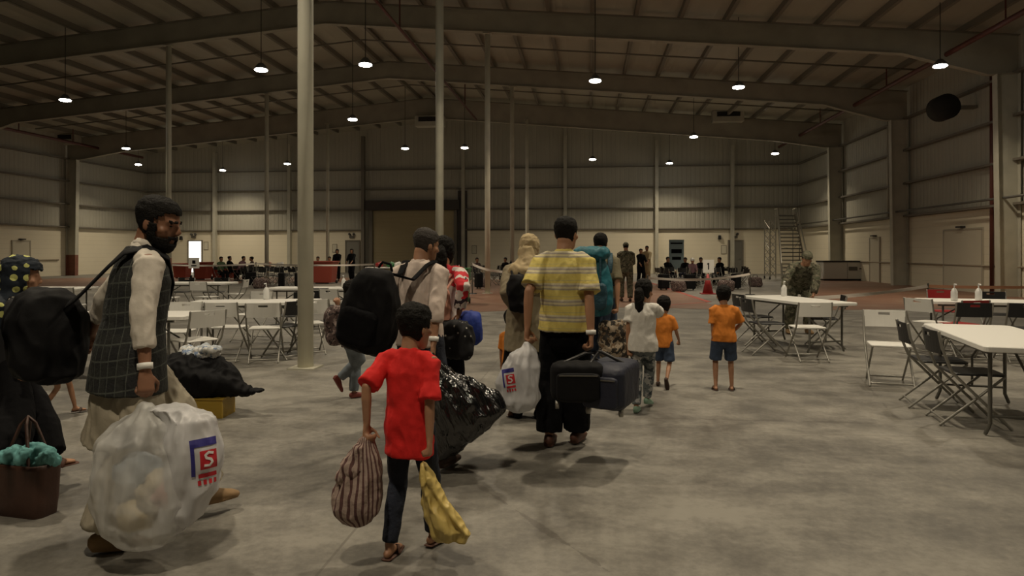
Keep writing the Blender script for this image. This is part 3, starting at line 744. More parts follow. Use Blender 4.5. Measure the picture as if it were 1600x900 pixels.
    if bottom:
        t = dict(len=.97, off=.02, mat=M_black, wr=.008, flare=1.0); t.update(bottom); o = t['off'] * s; mb = MB()
        mb.tube([pel + sp * .05 * s, pel - UP * .02 * s, pel - UP * .11 * s], [(.128 * sw * fat + o * .3, .092 * s * fat + o * .3), (.142 * sw * fat + o * .5, .100 * s * fat + o * .5), (.140 * sw * fat + o * .5, .098 * s + o * .5)], 24, side=rtp)
        for sd in (-1, 1):
            hip, kn, ank, pt = legs[sd]; L_ = t['len']
            pts, rr = [hip + UP * .02 * s, hip.lerp(kn, .3)], [.078 * s + o * .6, .074 * s + o * .8]
            fl = t['flare']
            if L_ < .52: e = hip.lerp(kn, L_ / .5); pts += [e]; rr += [(.062 * s + o) * fl]
            else: pts += [kn, kn.lerp(ank, .4 * min(1, (L_ - .5) * 2)), kn.lerp(ank, (L_ - .5) * 2)]; rr += [(.054 * s + o) * (.5 + .5 * fl), (.052 * s + o) * fl, (.040 * s + o) * fl]
            mb.tube(pts, rr, 16, rnd=False)
        q.bottom = fuse(mb, t.get('name', 'trousers'), t['mat'], root, vox=max(vox * .9, .008), sm=3, wr=t['wr'] * .6, wf=10, seed=seed + 5)
    if shoes:
        m_ = shoes if not isinstance(shoes, tuple) else shoes[0]; sandal = isinstance(shoes, tuple)
        for sd in (-1, 1):
            hip, kn, ank, pt = legs[sd]; ft = Matrix.Translation(ank) @ Matrix.Rotation(-pt, 4, 'X') @ Matrix.Rotation(-sd * R(6), 4, 'Z')
            if not sandal:
                mb = MB(); mb.tube([(0, -.045 * s, -.034 * s), (0, .02 * s, -.030 * s), (0, .10 * s, -.043 * s), (0, .165 * s, -.052 * s), (0, .19 * s, -.056 * s)], [(.036 * s, .042 * s), (.041 * s, .045 * s), (.048 * s, .033 * s), (.043 * s, .024 * s), (.03 * s, .016 * s)], 16, side=(1, 0, 0), M=ft)
                mb.tube([(0, -.05 * s, -.067 * s), (0, .09 * s, -.067 * s), (0, .185 * s, -.066 * s)], [(.036 * s, .012 * s), (.05 * s, .012 * s), (.034 * s, .012 * s)], 14, side=(1, 0, 0), M=ft)
                fuse(mb, 'shoe', m_, root, vox=max(.007, vox * .7), sm=1)
            else:
                sh_ = build(MB().tube([(0, -.055 * s, -.077 * s), (0, .09 * s, -.077 * s), (0, .19 * s, -.077 * s)], [(.036 * s, .008 * s), (.052 * s, .008 * s), (.036 * s, .008 * s)], 16, side=(1, 0, 0), M=ft), 'sandal', m_, root, smooth=True)
                mb = MB(); mb.tube([(-.05 * s, .06 * s, -.072 * s), (-.03 * s, .09 * s, -.025 * s), (.03 * s, .09 * s, -.025 * s), (.05 * s, .06 * s, -.072 * s)], [(.022 * s, .005 * s)] * 4, 10, side=(0, 1, 0), M=ft)
                o_ = build(mb, 'strap', m_, sh_, smooth=True)
    return q
def band(q, sd, m, name='wristband', at=.90, wdt=.012, r=.031):
    sh, el, wr = q.arms[sd]; c = el.lerp(wr, at); d = (wr - el).normalized() * wdt * q.s
    return build(MB().tube([c - d, c + d], r * q.s, 16, rnd=False), name, m, q.root, smooth=True)

# ---- pattern materials (object coordinates of the figure, metres)
def stripes_polo():
    m, g = pmat('yellow grey striped jersey', .85); x = g.xyz(); t = g.math('FRACT', g.math('MULTIPLY', g.math('ADD', x[2], g.math('MULTIPLY', g.noise(3, 2), .02)), 8.6))
    g.base(g.ramp(t, [(0, (.62, .51, .14)), (.18, (.62, .51, .14)), (.38, (.36, .32, .24)), (.48, (.60, .53, .32)), (.60, (.36, .32, .27)), (.70, (.56, .50, .34)), (.80, (.62, .51, .14)), (.95, (.50, .43, .18))], 'CONSTANT')); g.bump(g.noise(60, 3), .15); return m
def plaid():
    m, g = pmat('dark plaid wool', .9); x = g.xyz(); n = g.noise(4, 2)
    def ln(c, k, w_): return g.math('LESS_THAN', g.math('FRACT', g.math('MULTIPLY', g.math('ADD', c, g.math('MULTIPLY', n, .02)), k)), w_)
    ax = g.math('ADD', x[0], x[1]); ay = g.math('SUBTRACT', x[2], g.math('MULTIPLY', x[1], .15))
    a = g.math('MAXIMUM', ln(ax, 15.5, .10), ln(ay, 13.5, .10)); b = g.math('MAXIMUM', ln(ax, 7.7, .4), ln(ay, 6.8, .4))
    c = g.mix(g.math('MULTIPLY', b, .6), (.012, .013, .014), (.026, .028, .025)); g.base(g.mix(g.math('MULTIPLY', a, .7), c, (.085, .095, .082))); g.bump(g.noise(70, 3), .3); return m
def blotch(name, bg, cols, scale, th=.56, rough=.85):
    m, g = pmat(name, rough); c = bg
    for i, (cc, t_) in enumerate(cols):
        mp = g.N.new('ShaderNodeMapping'); mp.inputs['Location'].default_value = (i * 3.7, i * 1.3, i * 2.1); g.L.new(g.tc.outputs['Object'], mp.inputs[0])
        f = g.math('GREATER_THAN', g.noise(scale * (1 + .4 * i), 2, mp.outputs[0]), t_); c = g.mix(f, c, cc)
    g.base(c); return m
def dots(name, bg, fg, scale, r, rnd=.4):
    m, g = pmat(name, .85); g.base(g.mix(g.math('LESS_THAN', g.voro(scale, rnd=rnd), r), bg, fg)); return m
def vstripes(name, a, b, k, axis=0, w_=.5):
    m, g = pmat(name, .9); x = g.xyz(); n = g.noise(5, 2)
    ang = g.math('ARCTAN2', x[1], x[0])
    t = g.math('FRACT', g.math('ADD', g.math('MULTIPLY', ang, k), g.math('MULTIPLY', n, 1.2)))
    g.base(g.mix(g.math('LESS_THAN', t, w_), a, b)); g.bump(g.noise(30, 3), .4); return m
M_polo = stripes_polo(); M_plaid = plaid()
M_cloth_w = mat('off white cotton', (.60, .55, .48), .85, bump=.25, bscale=18); M_cream = mat('cream cotton', (.36, .32, .245), .9, bump=.3, bscale=14)
M_pinkw = mat('pale pinkish shirt', (.60, .50, .44), .85, bump=.25, bscale=18)
M_red = mat('bright red jersey', (.66, .012, .010), .85, bump=.25, bscale=20); M_navy = mat('navy jeans', (.010, .014, .028), .85, bump=.25, bscale=60, var=.3)
M_blackc = mat('black cloth', (.005, .005, .006), .95, spec=.15, bump=.4, bscale=14); M_blackn = mat('black nylon', (.005, .005, .006), .75, bump=.35, bscale=9, spec=.2)
M_orange = mat('orange jersey', (.60, .19, .02), .85, bump=.25, bscale=20); M_tee = mat('white jersey', (.66, .64, .60), .85, bump=.3, bscale=18)
M_denim = mat('blue denim', (.035, .055, .10), .85, var=.35, vscale=18); M_ldenim = mat('faded light denim', (.17, .20, .23), .85, var=.3, vscale=12)
M_teal = mat('teal nylon', (.006, .105, .14), .6, bump=.6, bscale=10, var=.25, vscale=9); M_teald = mat('dark teal nylon', (.01, .05, .075), .6, bump=.4)
M_olive = mat('olive cloth', (.16, .14, .085), .9, bump=.3); M_khaki = mat('tan scarf', (.42, .33, .19), .9, bump=.5, bscale=12)
M_beige = mat('beige shawl', (.22, .185, .12), .9, bump=.4, bscale=10); M_peach = mat('peach pink cloth', (.55, .27, .20), .85, bump=.4, bscale=12)
M_royal = mat('royal blue cloth', (.018, .045, .30), .7, bump=.5, bscale=12); M_mint = mat('mint green cotton', (.33, .52, .42), .9, bump=.3)
M_aqua = mat('turquoise cloth', (.16, .42, .42), .85, bump=.5, bscale=14); M_brownl = mat('brown leather', (.065, .028, .018), .55, bump=.3, bscale=12)
M_tan = mat('tan suede', (.24, .15, .07), .8); M_brown = mat('brown sandal leather', (.09, .035, .02), .6); M_dkshoe = mat('dark brown shoe', (.045, .022, .014), .6)
M_camo = blotch('camouflage cloth', (.12, .115, .075), [((.045, .04, .025), .53), ((.20, .18, .125), .58), ((.07, .08, .045), .60)], 13)
M_floral = blotch('red and white floral cloth', (.60, .54, .50), [((.50, .015, .025), .50), ((.03, .02, .03), .62)], 9)
M_flor2 = blotch('grey floral leggings', (.15, .17, .18), [((.40, .40, .40), .54), ((.04, .05, .06), .58)], 16)
M_polka = dots('dark scarf with yellow dots', (.006, .012, .022), (.58, .60, .20), 14, .30); M_polkad = dots('black cloth with pale dots', (.008, .008, .010), (.42, .40, .36), 22, .16, 1)
M_patg = blotch('grey pink patterned cloth', (.10, .065, .06), [((.26, .20, .18), .55), ((.03, .02, .02), .56)], 26)
M_patb = blotch('beige patterned bag cloth', (.32, .26, .19), [((.03, .025, .02), .48), ((.14, .09, .05), .58)], 16)

# ================================================================== BAGS
def trash_mat():
    m = mat('glossy black bin liner', (.006, .006, .007), .16, spec=1.0); g = NG(m)
    mp = g.N.new('ShaderNodeMapping'); mp.inputs['Scale'].default_value = (10, 10, 1.0); m0 = g.N.new('ShaderNodeMapping'); m0.inputs['Rotation'].default_value = (0, R(25), 0); g.L.new(g.tc.outputs['Object'], m0.inputs[0]); g.L.new(m0.outputs[0], mp.inputs[0])
    g.bump(g.math('ADD', g.noise(2.0, 3, mp.outputs[0], rough=.5), g.math('MULTIPLY', g.noise(9, 2), .3)), .8, .05); return m
def wbag_mat(name, c, al, ins=True):
    m = mat(name, c, .42, spec=.5); g = NG(m); g.b.inputs['Subsurface Weight'].default_value = 0
    mp = g.N.new('ShaderNodeMapping'); mp.inputs['Scale'].default_value = (3.5, 3.5, 1.2); g.L.new(g.tc.outputs['Object'], mp.inputs[0])
    n = g.noise(2.0, 3, mp.outputs[0], rough=.45); g.bump(n, .7, .05)
    if al < 1: g.L.new(g.rng(n, .35, .65, al - .2, min(1, al + .2)), g.b.inputs['Alpha'])
    return m
M_trash = trash_mat(); M_wbag = wbag_mat('translucent white bag film', (.72, .72, .71), .52); M_wbago = wbag_mat('white bag film', (.70, .70, .72), .9)
M_ybag = wbag_mat('yellow bag film', (.62, .47, .15), 1.0)
def sack(name, m, parent, rows, n=40, pleat=.10, pn=11, seed=0, wr=.015, wf=6, vox=.012, sm=1, bottomflat=None, axis=None, origin=None):
    """rows: (centre, rx, ry) from the knot down; pleats fade away from the knot"""
    rings = []; L_ = len(rows); side = Vector(axis) if axis else Vector((1, 0, 0)); sv = UP.cross(side).normalized()
    for i, (c, rx, ry) in enumerate(rows):
        c = Vector(c); f = max(0, 1 - i / (L_ * .75)); rings.append([])
        for j in range(n):
            a = 2 * math.pi * j / n; k = 1 + pleat * f * math.sin(pn * a + seed) + pleat * .5 * f * math.sin((pn + 4) * a + 2 * seed)
            rings[-1].append(c + side * math.cos(a) * rx * k + sv * math.sin(a) * ry * k)
    mb = MB(); mb.loft(rings)
    def post(p):
        if bottomflat is not None and p.z < bottomflat: p.z = bottomflat + (p.z - bottomflat) * .12
        return p
    return fuse(mb, name, m, parent, vox=vox, sm=sm, wr=wr, wf=wf, seed=seed, post=post, origin=origin)
def rbox(mb, c, d, r=.04, M=None):
    """soft rounded box"""
    x, y, z = (q / 2 for q in d); rings = []
    for zz, k in ((-z, .7), (-z + r * .4, .93), (-z + r, 1), (z - r, 1), (z - r * .4, .93), (z, .7)):
        rings.append([Vector((c[0] + px * (1 if k == 1 else k), c[1] + py * (k if k != 1 else 1), c[2] + zz)) for px, py in rrect(2 * x, 2 * y, min(r * 1.5, x * .9, y * .9))])
    return mb.loft(rings, M=M)
def decal(target, M, uvs, m, name, parent, off=.004):
    """printed patch laid on a surface: polygon cells given as (u, v) quads on the plane of matrix M, dropped along its -z onto the target"""
    vs = [target.matrix_world @ v.co for v in target.data.vertices]; bv = BVHTree.FromPolygons(vs, [p.vertices for p in target.data.polygons])
    dr = (M.to_3x3() @ Vector((0, 0, -1))).normalized(); mb = MB(); inv = parent.matrix_world.inverted()
    for quad in uvs:
        nu, nv = 10, 10; g_ = []
        for i in range(nu + 1):
            for j in range(nv + 1):
                a = Vector(quad[0]).lerp(Vector(quad[1]), i / nu); b = Vector(quad[3]).lerp(Vector(quad[2]), i / nu); c = a.lerp(b, j / nv)
                p = M @ Vector((c[0], c[1], 0)); h = bv.ray_cast(p, dr); g_.append((inv @ (h[0] - dr * off)) if h[0] else None)
        o = len(mb.v); ok = [p is not None for p in g_]; mb.v += [p or Vector() for p in g_]
        for i in range(nu):
            for j in range(nv):
                q = (i * (nv + 1) + j, (i + 1) * (nv + 1) + j, (i + 1) * (nv + 1) + j + 1, i * (nv + 1) + j + 1)
                if all(ok[k] for k in q): mb.f.append(tuple(o + k for k in q))
    used = sorted({q for f in mb.f for q in f}); ix = {q: i for i, q in enumerate(used)}; m2 = MB(); m2.v = [mb.v[q] for q in used]; m2.f = [tuple(ix[q] for q in f) for f in mb.f]
    me = bpy.data.meshes.new(name); me.from_pydata([tuple(v) for v in m2.v], [], m2.f); me.update()
    return to_obj(name, me, m, parent, False)
M_blue_p = mat('blue print', (.03, .025, .20), .6); M_red_p = mat('red print', (.55, .02, .03), .6); M_white_p = mat('white print', (.75, .74, .72), .6)
def bag_print(target, M, parent):
    """blue corner frame, red block with a white S, red lettering rows"""
    R_ = lambda x0, y0, x1, y1: [(x0, y0), (x1, y0), (x1, y1), (x0, y1)]
    decal(target, M, [R_(-.075, .10, .075, .145), R_(-.075, -.06, -.055, .10)], M_blue_p, 'blue_print', parent)
    decal(target, M, [R_(-.03, -.03, .07, .075), R_(-.04, -.075, .065, -.052)] + [R_(-.045 + .03 * i, -.115, -.027 + .03 * i, -.088) for i in range(4)] , M_red_p, 'red_print', parent)
    pts = [(.045, .055), (.02, .062), (.0, .05), (.005, .032), (.03, .022), (.038, .004), (.02, -.012), (-.008, -.008)]
    qs = []
    for a, b in zip(pts, pts[1:]):
        a, b = Vector((*a, 0)), Vector((*b, 0)); t = (b - a).normalized(); n_ = Vector((-t.y, t.x, 0)) * .007; a -= t * .003; b += t * .003
        qs.append([tuple((a - n_)[:2]), tuple((b - n_)[:2]), tuple((b + n_)[:2]), tuple((a + n_)[:2])])
    decal(target, M, qs, M_white_p, 'white_print', parent, off=.007)
def facing_M(c, towards, sc=1.0, rollz=0, up=UP):
    """plane in front of c, its +z pointing to `towards`"""
    c = Vector(c); z = (Vector(towards) - c).normalized(); x = up.cross(z).normalized(); y = z.cross(x)
    Mx = Matrix(((x.x, y.x, z.x), (x.y, y.y, z.y), (x.z, y.z, z.z))).to_4x4()
    return Matrix.Translation(c + z * .45) @ Mx @ Matrix.Rotation(rollz, 4, 'Z') @ Matrix.Scale(sc, 4)
def upd(): bpy.context.view_layer.update()
def backpack(parent_loc, face, size, m, m2, label, lean=0, group=None, straps=None, seed=0, lid=False, tip=0):
    root = empty('backpack', parent_loc, -face, label, 'backpack', group); w_, d, h = size
    Mx = Matrix.Rotation(tip, 4, 'Y') @ Matrix.Rotation(-lean, 4, 'X'); mb = MB(); rings = []
    for z, kx, ky in ((-.5, .66, .6), (-.46, .86, .85), (-.3, 1, 1), (-.1, 1, 1), (.12, .92, .92), (.28, .76, .80), (.42, .58, .62), (.49, .42, .42), (.5, .2, .2)):
        rings.append([Mx @ Vector((x * kx, y * ky, z * h)) for x, y in rrect(w_, d, min(w_, d) * .35, 6)])
    mb.loft(rings); fuse(mb, 'pack_body', m, root, vox=.012, sm=3, wr=.014, wf=7, seed=seed)
    mb = MB(); rings = []
    for z, k in ((-.38, .75), (-.34, .95), (-.1, 1), (.0, .95), (.04, .7)): rings.append([Mx @ Vector((x * k, y * k - d * .5, z * h)) for x, y in rrect(w_ * .72, d * .35, d * .1, 5)])
    mb.loft(rings); fuse(mb, 'pocket', m2, root, vox=.01, sm=2, wr=.006, wf=12, seed=seed + 2)
    if lid:
        mb = MB(); rbox(mb, (0, -.01, h * .5), (w_ * .85, d * .95, h * .2), .05, M=Mx); fuse(mb, 'lid', m, root, vox=.012, sm=3, wr=.015, wf=9)
        for s_ in (-1, 1): build(MB().tube([Mx @ Vector((s_ * w_ * .2, -d * .52, h * .45)), Mx @ Vector((s_ * w_ * .2, -d * .60, 0)), Mx @ Vector((s_ * w_ * .2, -d * .53, -h * .4))], [(.012, .004)] * 3, 8), 'buckle_strap', m2, root)
    build(MB().tube([Mx @ Vector((-.05, d * .3, h * .49)), Mx @ Vector((-.03, d * .3, h * .56)), Mx @ Vector((.03, d * .3, h * .56)), Mx @ Vector((.05, d * .3, h * .49))], .009, 8), 'grab_loop', m2, root, smooth=True)
    if straps:
        upd(); inv = root.matrix_world.inverted()
        for st in straps: build(MB().tube([inv @ Vector(p) for p in st], [(.030, .007)] * len(st), 10, side=(1, 0, 0)), 'strap', m2, root, smooth=True)
    return root
def strap_around(q, sd, off=.035):
    """points of a shoulder strap from the back over the shoulder to the armpit, world space"""
    S, M0 = q.S, q.M0; x = sd * .115
    pts = [S(.30, -.155, x * .9), S(.42, -.13, x), S(.505, -.06, x), S(.525, .0, x), S(.49, .075, x), S(.38, .135, x), S(.25, .14, x * 1.2), S(.17, .05, x * 1.75), S(.15, -.1, x * 1.4)]
    return [M0 @ p for p in pts]

# ================================================================== TABLES AND CHAIRS
def C3(xc, d): return cam2w(xc, d, 0)
tables = [
 (G(400, 470, .74), R(14), 'white folding table with a pump bottle, left of the big near pillar'),
 (G(305, 441, .74), R(4), 'long white folding table farther back, in front of the red bins at the left'),
 (G(188, 490, .74), R(8), 'white folding table half hidden behind the man in the plaid vest'),
 (G(492, 449, .74), R(4), 'white folding table behind the big near pillar, in front of the red bin'),
 (G(70, 449, .74), R(6), 'white folding table at the left edge behind the dotted scarf'),
 (G(1243, 467, .74), R(-70), 'white folding table where the soldier leans'),
 (G(1545, 469.5, .74), R(-9), 'white folding table with two pump bottles at the right'),
 (cam2w(4.30, 6.04, 0), R(78.4), 'large white folding table nearest the camera at the right edge'),
 (W(602, 406, 33), R(6), 'small distant white table loaded with red and green things'),
 (W(680, 409, 35), R(4), 'small distant white table in front of the roller door'),
 (W(428, 411, 34), R(6), 'small distant white table among the far seats at the left'),
 (W(1092, 412, 33), R(6), 'small distant white table under the far crowd at the right')]
for p, rz, l in tables: table(p.x, p.y, rz, l)
def ch(kind, px, d, rz, label, group=None):
    p = W(px, 394, d); return chair(kind, p.x, p.y, R(rz), label, group)
near = 'chairs around the tables'
ch('w', 358, 9.35, 8, 'white folding chair with its back to us at the table left of the big pillar', near)
ch('w', 415, 9.25, 20, 'white folding chair tucked in next to the near pillar, second in its row', near)
ch('b', 446, 9.55, 62, 'black folding chair seen from the side just left of the big pillar', near)
ch('b', 455, 11.1, 160, 'black folding chair on the far side of the table left of the big pillar', near)
ch('w', 392, 11.3, 170, 'white folding chair on the far side of the table left of the big pillar', near)
ch('w', 482, 9.9, 35, 'white folding chair half hidden by the big near pillar', near)
ch('w', 305, 8.0, 60, 'white folding chair beside the man in the plaid vest, right of his elbow', near)
ch('w', 276, 8.9, 190, 'white folding chair behind the man in the plaid vest', near)
ch('w', 262, 15.4, 10, 'white folding chair at the farther left table, its left end', near)
ch('w', 322, 15.6, -5, 'white folding chair at the farther left table, its near side', near)
ch('w', 366, 16.7, 100, 'white folding chair at the right end of the farther left table', near)
ch('b', 283, 17.7, 185, 'dark folding chair on the far side of the farther left table', near)
ch('b', 335, 17.6, 172, 'dark folding chair behind the farther left table, right of the other', near)
ch('b', 502, 13.0, 5, 'black folding chair just right of the big pillar, under a white table', near)
ch('w', 530, 12.6, -20, 'white folding chair right of the big pillar, beside the patterned bag', near)
ch('b', 545, 15.0, 170, 'black folding chair behind the table right of the big pillar', near)
ch('w', 110, 13.2, 10, 'white folding chair between the dotted scarf and the plaid vest', near)
p = near
ch('b', 1180, 10.9, -75, 'black folding chair at the left of the soldier table, farther one', near)
ch('b', 1196, 9.9, -80, 'black folding chair at the left of the soldier table, nearer one', near)
ch('w', 1262, 9.35, 2, 'white folding chair with its back to us in front of the soldier table', near)
ch('b', 1287, 10.6, 80, 'black folding chair at the right of the soldier table', near)
ch('w', 1455, 10.0, -60, 'pale folding chair at the left end of the two bottle table', near)
ch('b', 1508, 9.3, -6, 'black folding chair on the near side of the two bottle table, left one', near)
ch('b', 1592, 9.2, -12, 'black folding chair on the near side of the two bottle table, right one', near)
ch('b', 1560, 11.3, 172, 'black folding chair on the far side of the two bottle table', near)
def chc(kind, xc, d, rz, label):
    p = C3(xc, d); return chair(kind, p.x, p.y, R(rz), label, near)
chc('b', 4.05, 6.52, -101, 'black folding chair at the nearest right table, second from the camera')
chc('b', 3.93, 5.88, -99, 'black folding chair at the nearest right table, closest to the camera')
chc('w', 4.20, 7.62, 166, 'white folding chair at the far left end of the nearest right table')
chc('w', 4.92, 5.95, 80, 'pale folding chair beyond the nearest right table, cut by the picture edge')
# red chairs behind the right table
M_redpl = mat('red plastic', (.30, .018, .018), .5)
def red_chair(px, d, rz, l):
    p = W(px, 394, d); return place('chairr', lambda: make_chair(M_redpl, M_tube), (p.x, p.y, 0), R(rz), l, 'chair', near)
red_chair(1478, 11.9, 170, 'red folding chair behind the left end of the two bottle table')
red_chair(1499, 9.75, 15, 'red folding chair under the two bottle table')
# far seating
rnd = random.Random(5)
used = [W(*q) for q in ((345, 394, 33.5), (358, 394, 35), (375, 394, 34.5), (394, 394, 35), (497, 394, 35.5), (515, 394, 35.5), (1043, 394, 31.5), (1071, 394, 31.8), (1082, 394, 30.2), (1095, 394, 32), (1127, 394, 31), (745, 394, 33), (790, 394, 34), (1056, 394, 31), (1092, 394, 33), (1092, 394, 33.6), (428, 394, 34), (1107, 394, 26), (1107, 394, 26.5), (392, 394, 29.2), (440, 394, 28.2), (465, 394, 28), (748, 394, 27.5))] + [W(px, 394, 33) for px in (1075, 1110)] + [Vector((-3.57, frames_y[3], EYE)), Vector((-3.57, frames_y[4], EYE)), Vector((-15.65, frames_y[3], EYE))]
def far_chairs(n, px0, px1, d0, d1, label, group):
    for i in range(n):
        for t in range(400):
            px, d = px0 + (px1 - px0) * rnd.random(), rnd.uniform(d0, d1); p = W(px, 394, d)
            if all((p - q).xy.length > .72 for q in used): break
        used.append(p); chair('b', p.x, p.y, rnd.uniform(0, 6.28), label, group)
far_chairs(20, 386, 474, 28.5, 33, 'small distant black folding chair in the far seating left of the big pillar', 'far black chairs left')
far_chairs(10, 735, 800, 29, 35, 'small distant black folding chair in the far seating right of the roller door', 'far black chairs centre')
far_chairs(20, 1028, 1165, 27, 33, 'small distant black folding chair in the far crowd before the stair tower', 'far black chairs right')

# pump bottles
def make_bottle():
    root = empty('pump_bottle'); m = mat('clear white bottle', (.72, .72, .70), .3)
    build(MB().tube([(0, 0, .0), (0, 0, .02), (0, 0, .12), (0, 0, .15), (0, 0, .165)], [.036, .040, .040, .025, .014], 16, rnd=False), 'bottle_body', m, root, smooth=True)
    build(MB().tube([(0, 0, .16), (0, 0, .215)], .008, 8).tube([(0, 0, .215), (0, -.05, .212)], .009, 8), 'pump', m, root, smooth=True); return root, tree(root)
for px, py, hh, l in ((416, 468, .74, 'white pump bottle on the table left of the big pillar'), (1491, 470, .74, 'white pump bottle on the right table, left one'), (1529, 470, .74, 'white pump bottle on the right table, right one'), (537, 449, .74, 'pump bottle on the table right of the big pillar'), (1225, 463, .74, 'pump bottle on the table beside the soldier')):
    p = G(px, py, hh); r = place('bottle', make_bottle, (p.x, p.y, .74), 0, l, 'bottle', 'pump bottles on tables'); r.scale = (1.15,) * 3

# ================================================================== BINS, CRATE, FREEZER, STAIR TOWER
def wheelie(p, m, w_, d, h, label, lid=True, rz=0, cat='bin'):
    root = empty('wheeled_bin', p, rz, label, cat); mb = MB(); rings = []
    for z, k in ((.06, .84), (h * .9, 1), (h * .93, 1.06), (h * .97, 1.06)): rings.append([Vector((x * k, y * k, z)) for x, y in rrect(w_, d, .05)])
    mb.loft(rings); build(mb, 'tub', m, root)
    if lid: build(slab(MB(), w_ * 1.1, d * 1.1, h * .97, h, .05), 'lid', m, root)
    for s_ in (-1, 1): build(MB().tube([(s_ * w_ * .42, d * .38, .09), (s_ * w_ * .48, d * .38, .09)], .09, 14, rnd=False), 'wheel', M_black, root, smooth=True)
    build(MB().box((0, -d * .36, .035), (w_ * .6, .06, .07)), 'foot', M_black, root)
    build(MB().tube([(-w_ * .4, d * .62, h * .93), (w_ * .4, d * .62, h * .93)], .015, 8), 'handle', m, root); return root
M_redbin = mat('red bin plastic', (.36, .07, .045), .5); M_green = mat('green bin plastic', (.02, .16, .045), .5)
p = G(507, 443); wheelie(p, M_redbin, 1.05, .8, 1.05, 'large red bin right of the big near pillar')
p = G(719, 475); wheelie(p, M_green, .52, .6, 1.02, 'dark green wheeled bin behind the woman in the floral top')
p = G(317, 437); wheelie(p, M_redbin, .8, .7, .95, 'red bin below the bright lit door')
p = G(285, 435); wheelie(p, M_redbin, .8, .7, .85, 'red bin left of the lit door, beside the red footed pillar')
p = G(352, 436); wheelie(p, M_redbin, 1.3, .7, .62, 'low red bin right of the lit door, under the seated people')
# yellow crate with bin liner on it
p = G(309, 657) + Vector((0, .2, 0)); root = empty('storage_crate', p, R(4), 'yellow plastic crate on the floor under the black bin liner', 'crate')
mb = MB(); mb.box((0, 0, .015), (.34, .26, .03))
for s_ in (-1, 1): mb.box((0, s_ * .125, .09), (.34, .012, .16)).box((s_ * .165, 0, .09), (.012, .26, .16))
build(mb, 'crate_body', mat('yellow crate plastic', (.40, .26, .03), .5), root, bevel=.004); build(MB().box((0, 0, .171), (.36, .28, .014)), 'rim', mat('yellow crate plastic', (.4, .26, .03)), root)
o = empty('bin_liner', (p.x - .06, p.y + .02, .178), 0, 'black bin liner heaped on the yellow crate, tail pointing right', 'bag')
mb = MB(); rings = []
for x, zc, ry, rz in ((-.44, .18, .05, .06), (-.40, .19, .16, .15), (-.25, .185, .23, .19), (-.05, .19, .25, .20), (.10, .165, .22, .175), (.25, .11, .16, .12), (.36, .06, .09, .065), (.44, .04, .05, .03), (.52, .045, .06, .022), (.55, .05, .03, .012)):
    rings.append([Vector((x, math.cos(a) * ry, zc + math.sin(a) * rz)) for a in (2 * math.pi * i / 28 for i in range(28))])
mb.loft(rings); fuse(mb, 'bag_body', M_blackn, o, vox=.013, sm=1, wr=.035, wf=6, seed=4)
root = empty('clothes_heap', (p.x - .12, p.y + .02, .178 + .35), 0, 'heap of pale blue and white clothes on top of the black bin liner', 'clothes')
mb = MB()
for i in range(12): mb.ell((-.15 + .03 * i + rnd.uniform(-.02, .02), rnd.uniform(-.07, .07), .03 + rnd.uniform(0, .04)), (.06, .055, .035), 10)
mb.ell((0, 0, .02), (.2, .12, .05)); fuse(mb, 'cloth', blotch('pale blue white clothes', (.42, .46, .50), [((.60, .60, .58), .5), ((.16, .22, .34), .60)], 14), root, vox=.01, sm=1, wr=.02, wf=16)

# chest freezer
p = W(1308, 394, 33.5); p.z = 0
root = empty('chest_freezer', (XR - .85, p.y + .3, 0), R(90), 'long white chest freezer standing along the right wall', 'freezer')
p0 = G(1308, 438); root.location = (p0.x + .2, p0.y, 0); root.rotation_euler = (0, 0, R(8))
build(MB().box((0, 0, .52), (2.25, .8, .88)), 'cabinet', mat('freezer white', (.62, .60, .55), .4), root, bevel=.03); build(MB().box((0, 0, .99), (2.3, .84, .07)), 'lid', M_dark, root, bevel=.02)
build(MB().box((0, .02, .05), (2.15, .72, .09)), 'plinth', M_dark, root); build(MB().box((.42, -.403, .62), (.45, .012, .2)), 'vent_grille', M_gtube, root); build(MB().box((.85, -.403, .62), (.22, .012, .06)), 'badge', M_gtube, root)
build(MB().box((.12, -.403, .52), (.012, .012, .84)), 'seam', M_gtube, root)

# mobile stair tower
p = G(1233, 437); root = empty('stair_tower', p, R(-4), 'tall mobile aluminium stair tower with lattice sides by the back right corner', 'stairs')
M_alu = mat('aluminium tube', (.42, .40, .34), .35, metal=.6)
H_ = 3.5; n_ = 17
for s_ in (-1, 1):
    build(MB().beam((s_ * .62, -1.35, .12), (s_ * .42, .75, H_), .09, .16), 'stringer', M_alu, root)
    mb = MB(); mb.tube([(s_ * .66, -1.45, .9), (s_ * .48, .45, H_ + .35), (s_ * .48, 1.3, H_ + .35)], .03, 8); build(mb, 'handrail', M_alu, root)
for i in range(n_):
    t = (i + .7) / n_; z = .12 + (H_ - .12) * t; y = -1.35 + 2.1 * t; wd = 1.2 - .4 * t
    build(MB().box((0, y, z), (wd, .26, .05)), 'step', M_gtube, root)
build(MB().box((0, 1.1, H_), (.95, .8, .05)), 'platform', M_alu, root)
for sx in (-.70, .5):
    for sy in (-.1, 1.45): build(MB().tube([(sx, sy, .08), (sx, sy, H_ + (.0 if sx < 0 else .3))], .028, 8), 'upright', M_alu, root)
for sy in (-.1, 1.45):
    mb = MB()
    for i in range(8):
        a, b = (-.70, -1.0) if i % 2 else (-1.0, -.70); z0, z1 = .15 + i * H_ * .11, .15 + (i + 1) * H_ * .11; mb.tube([(a, sy, z0), (b, sy, z1)], .02, 6); mb.tube([(b, sy, z0), (a, sy, z1)], .02, 6)
    mb.tube([(-1.0, sy, .08), (-1.0, sy, H_ * .88)], .028, 8); build(mb, 'lattice_side', M_alu, root)
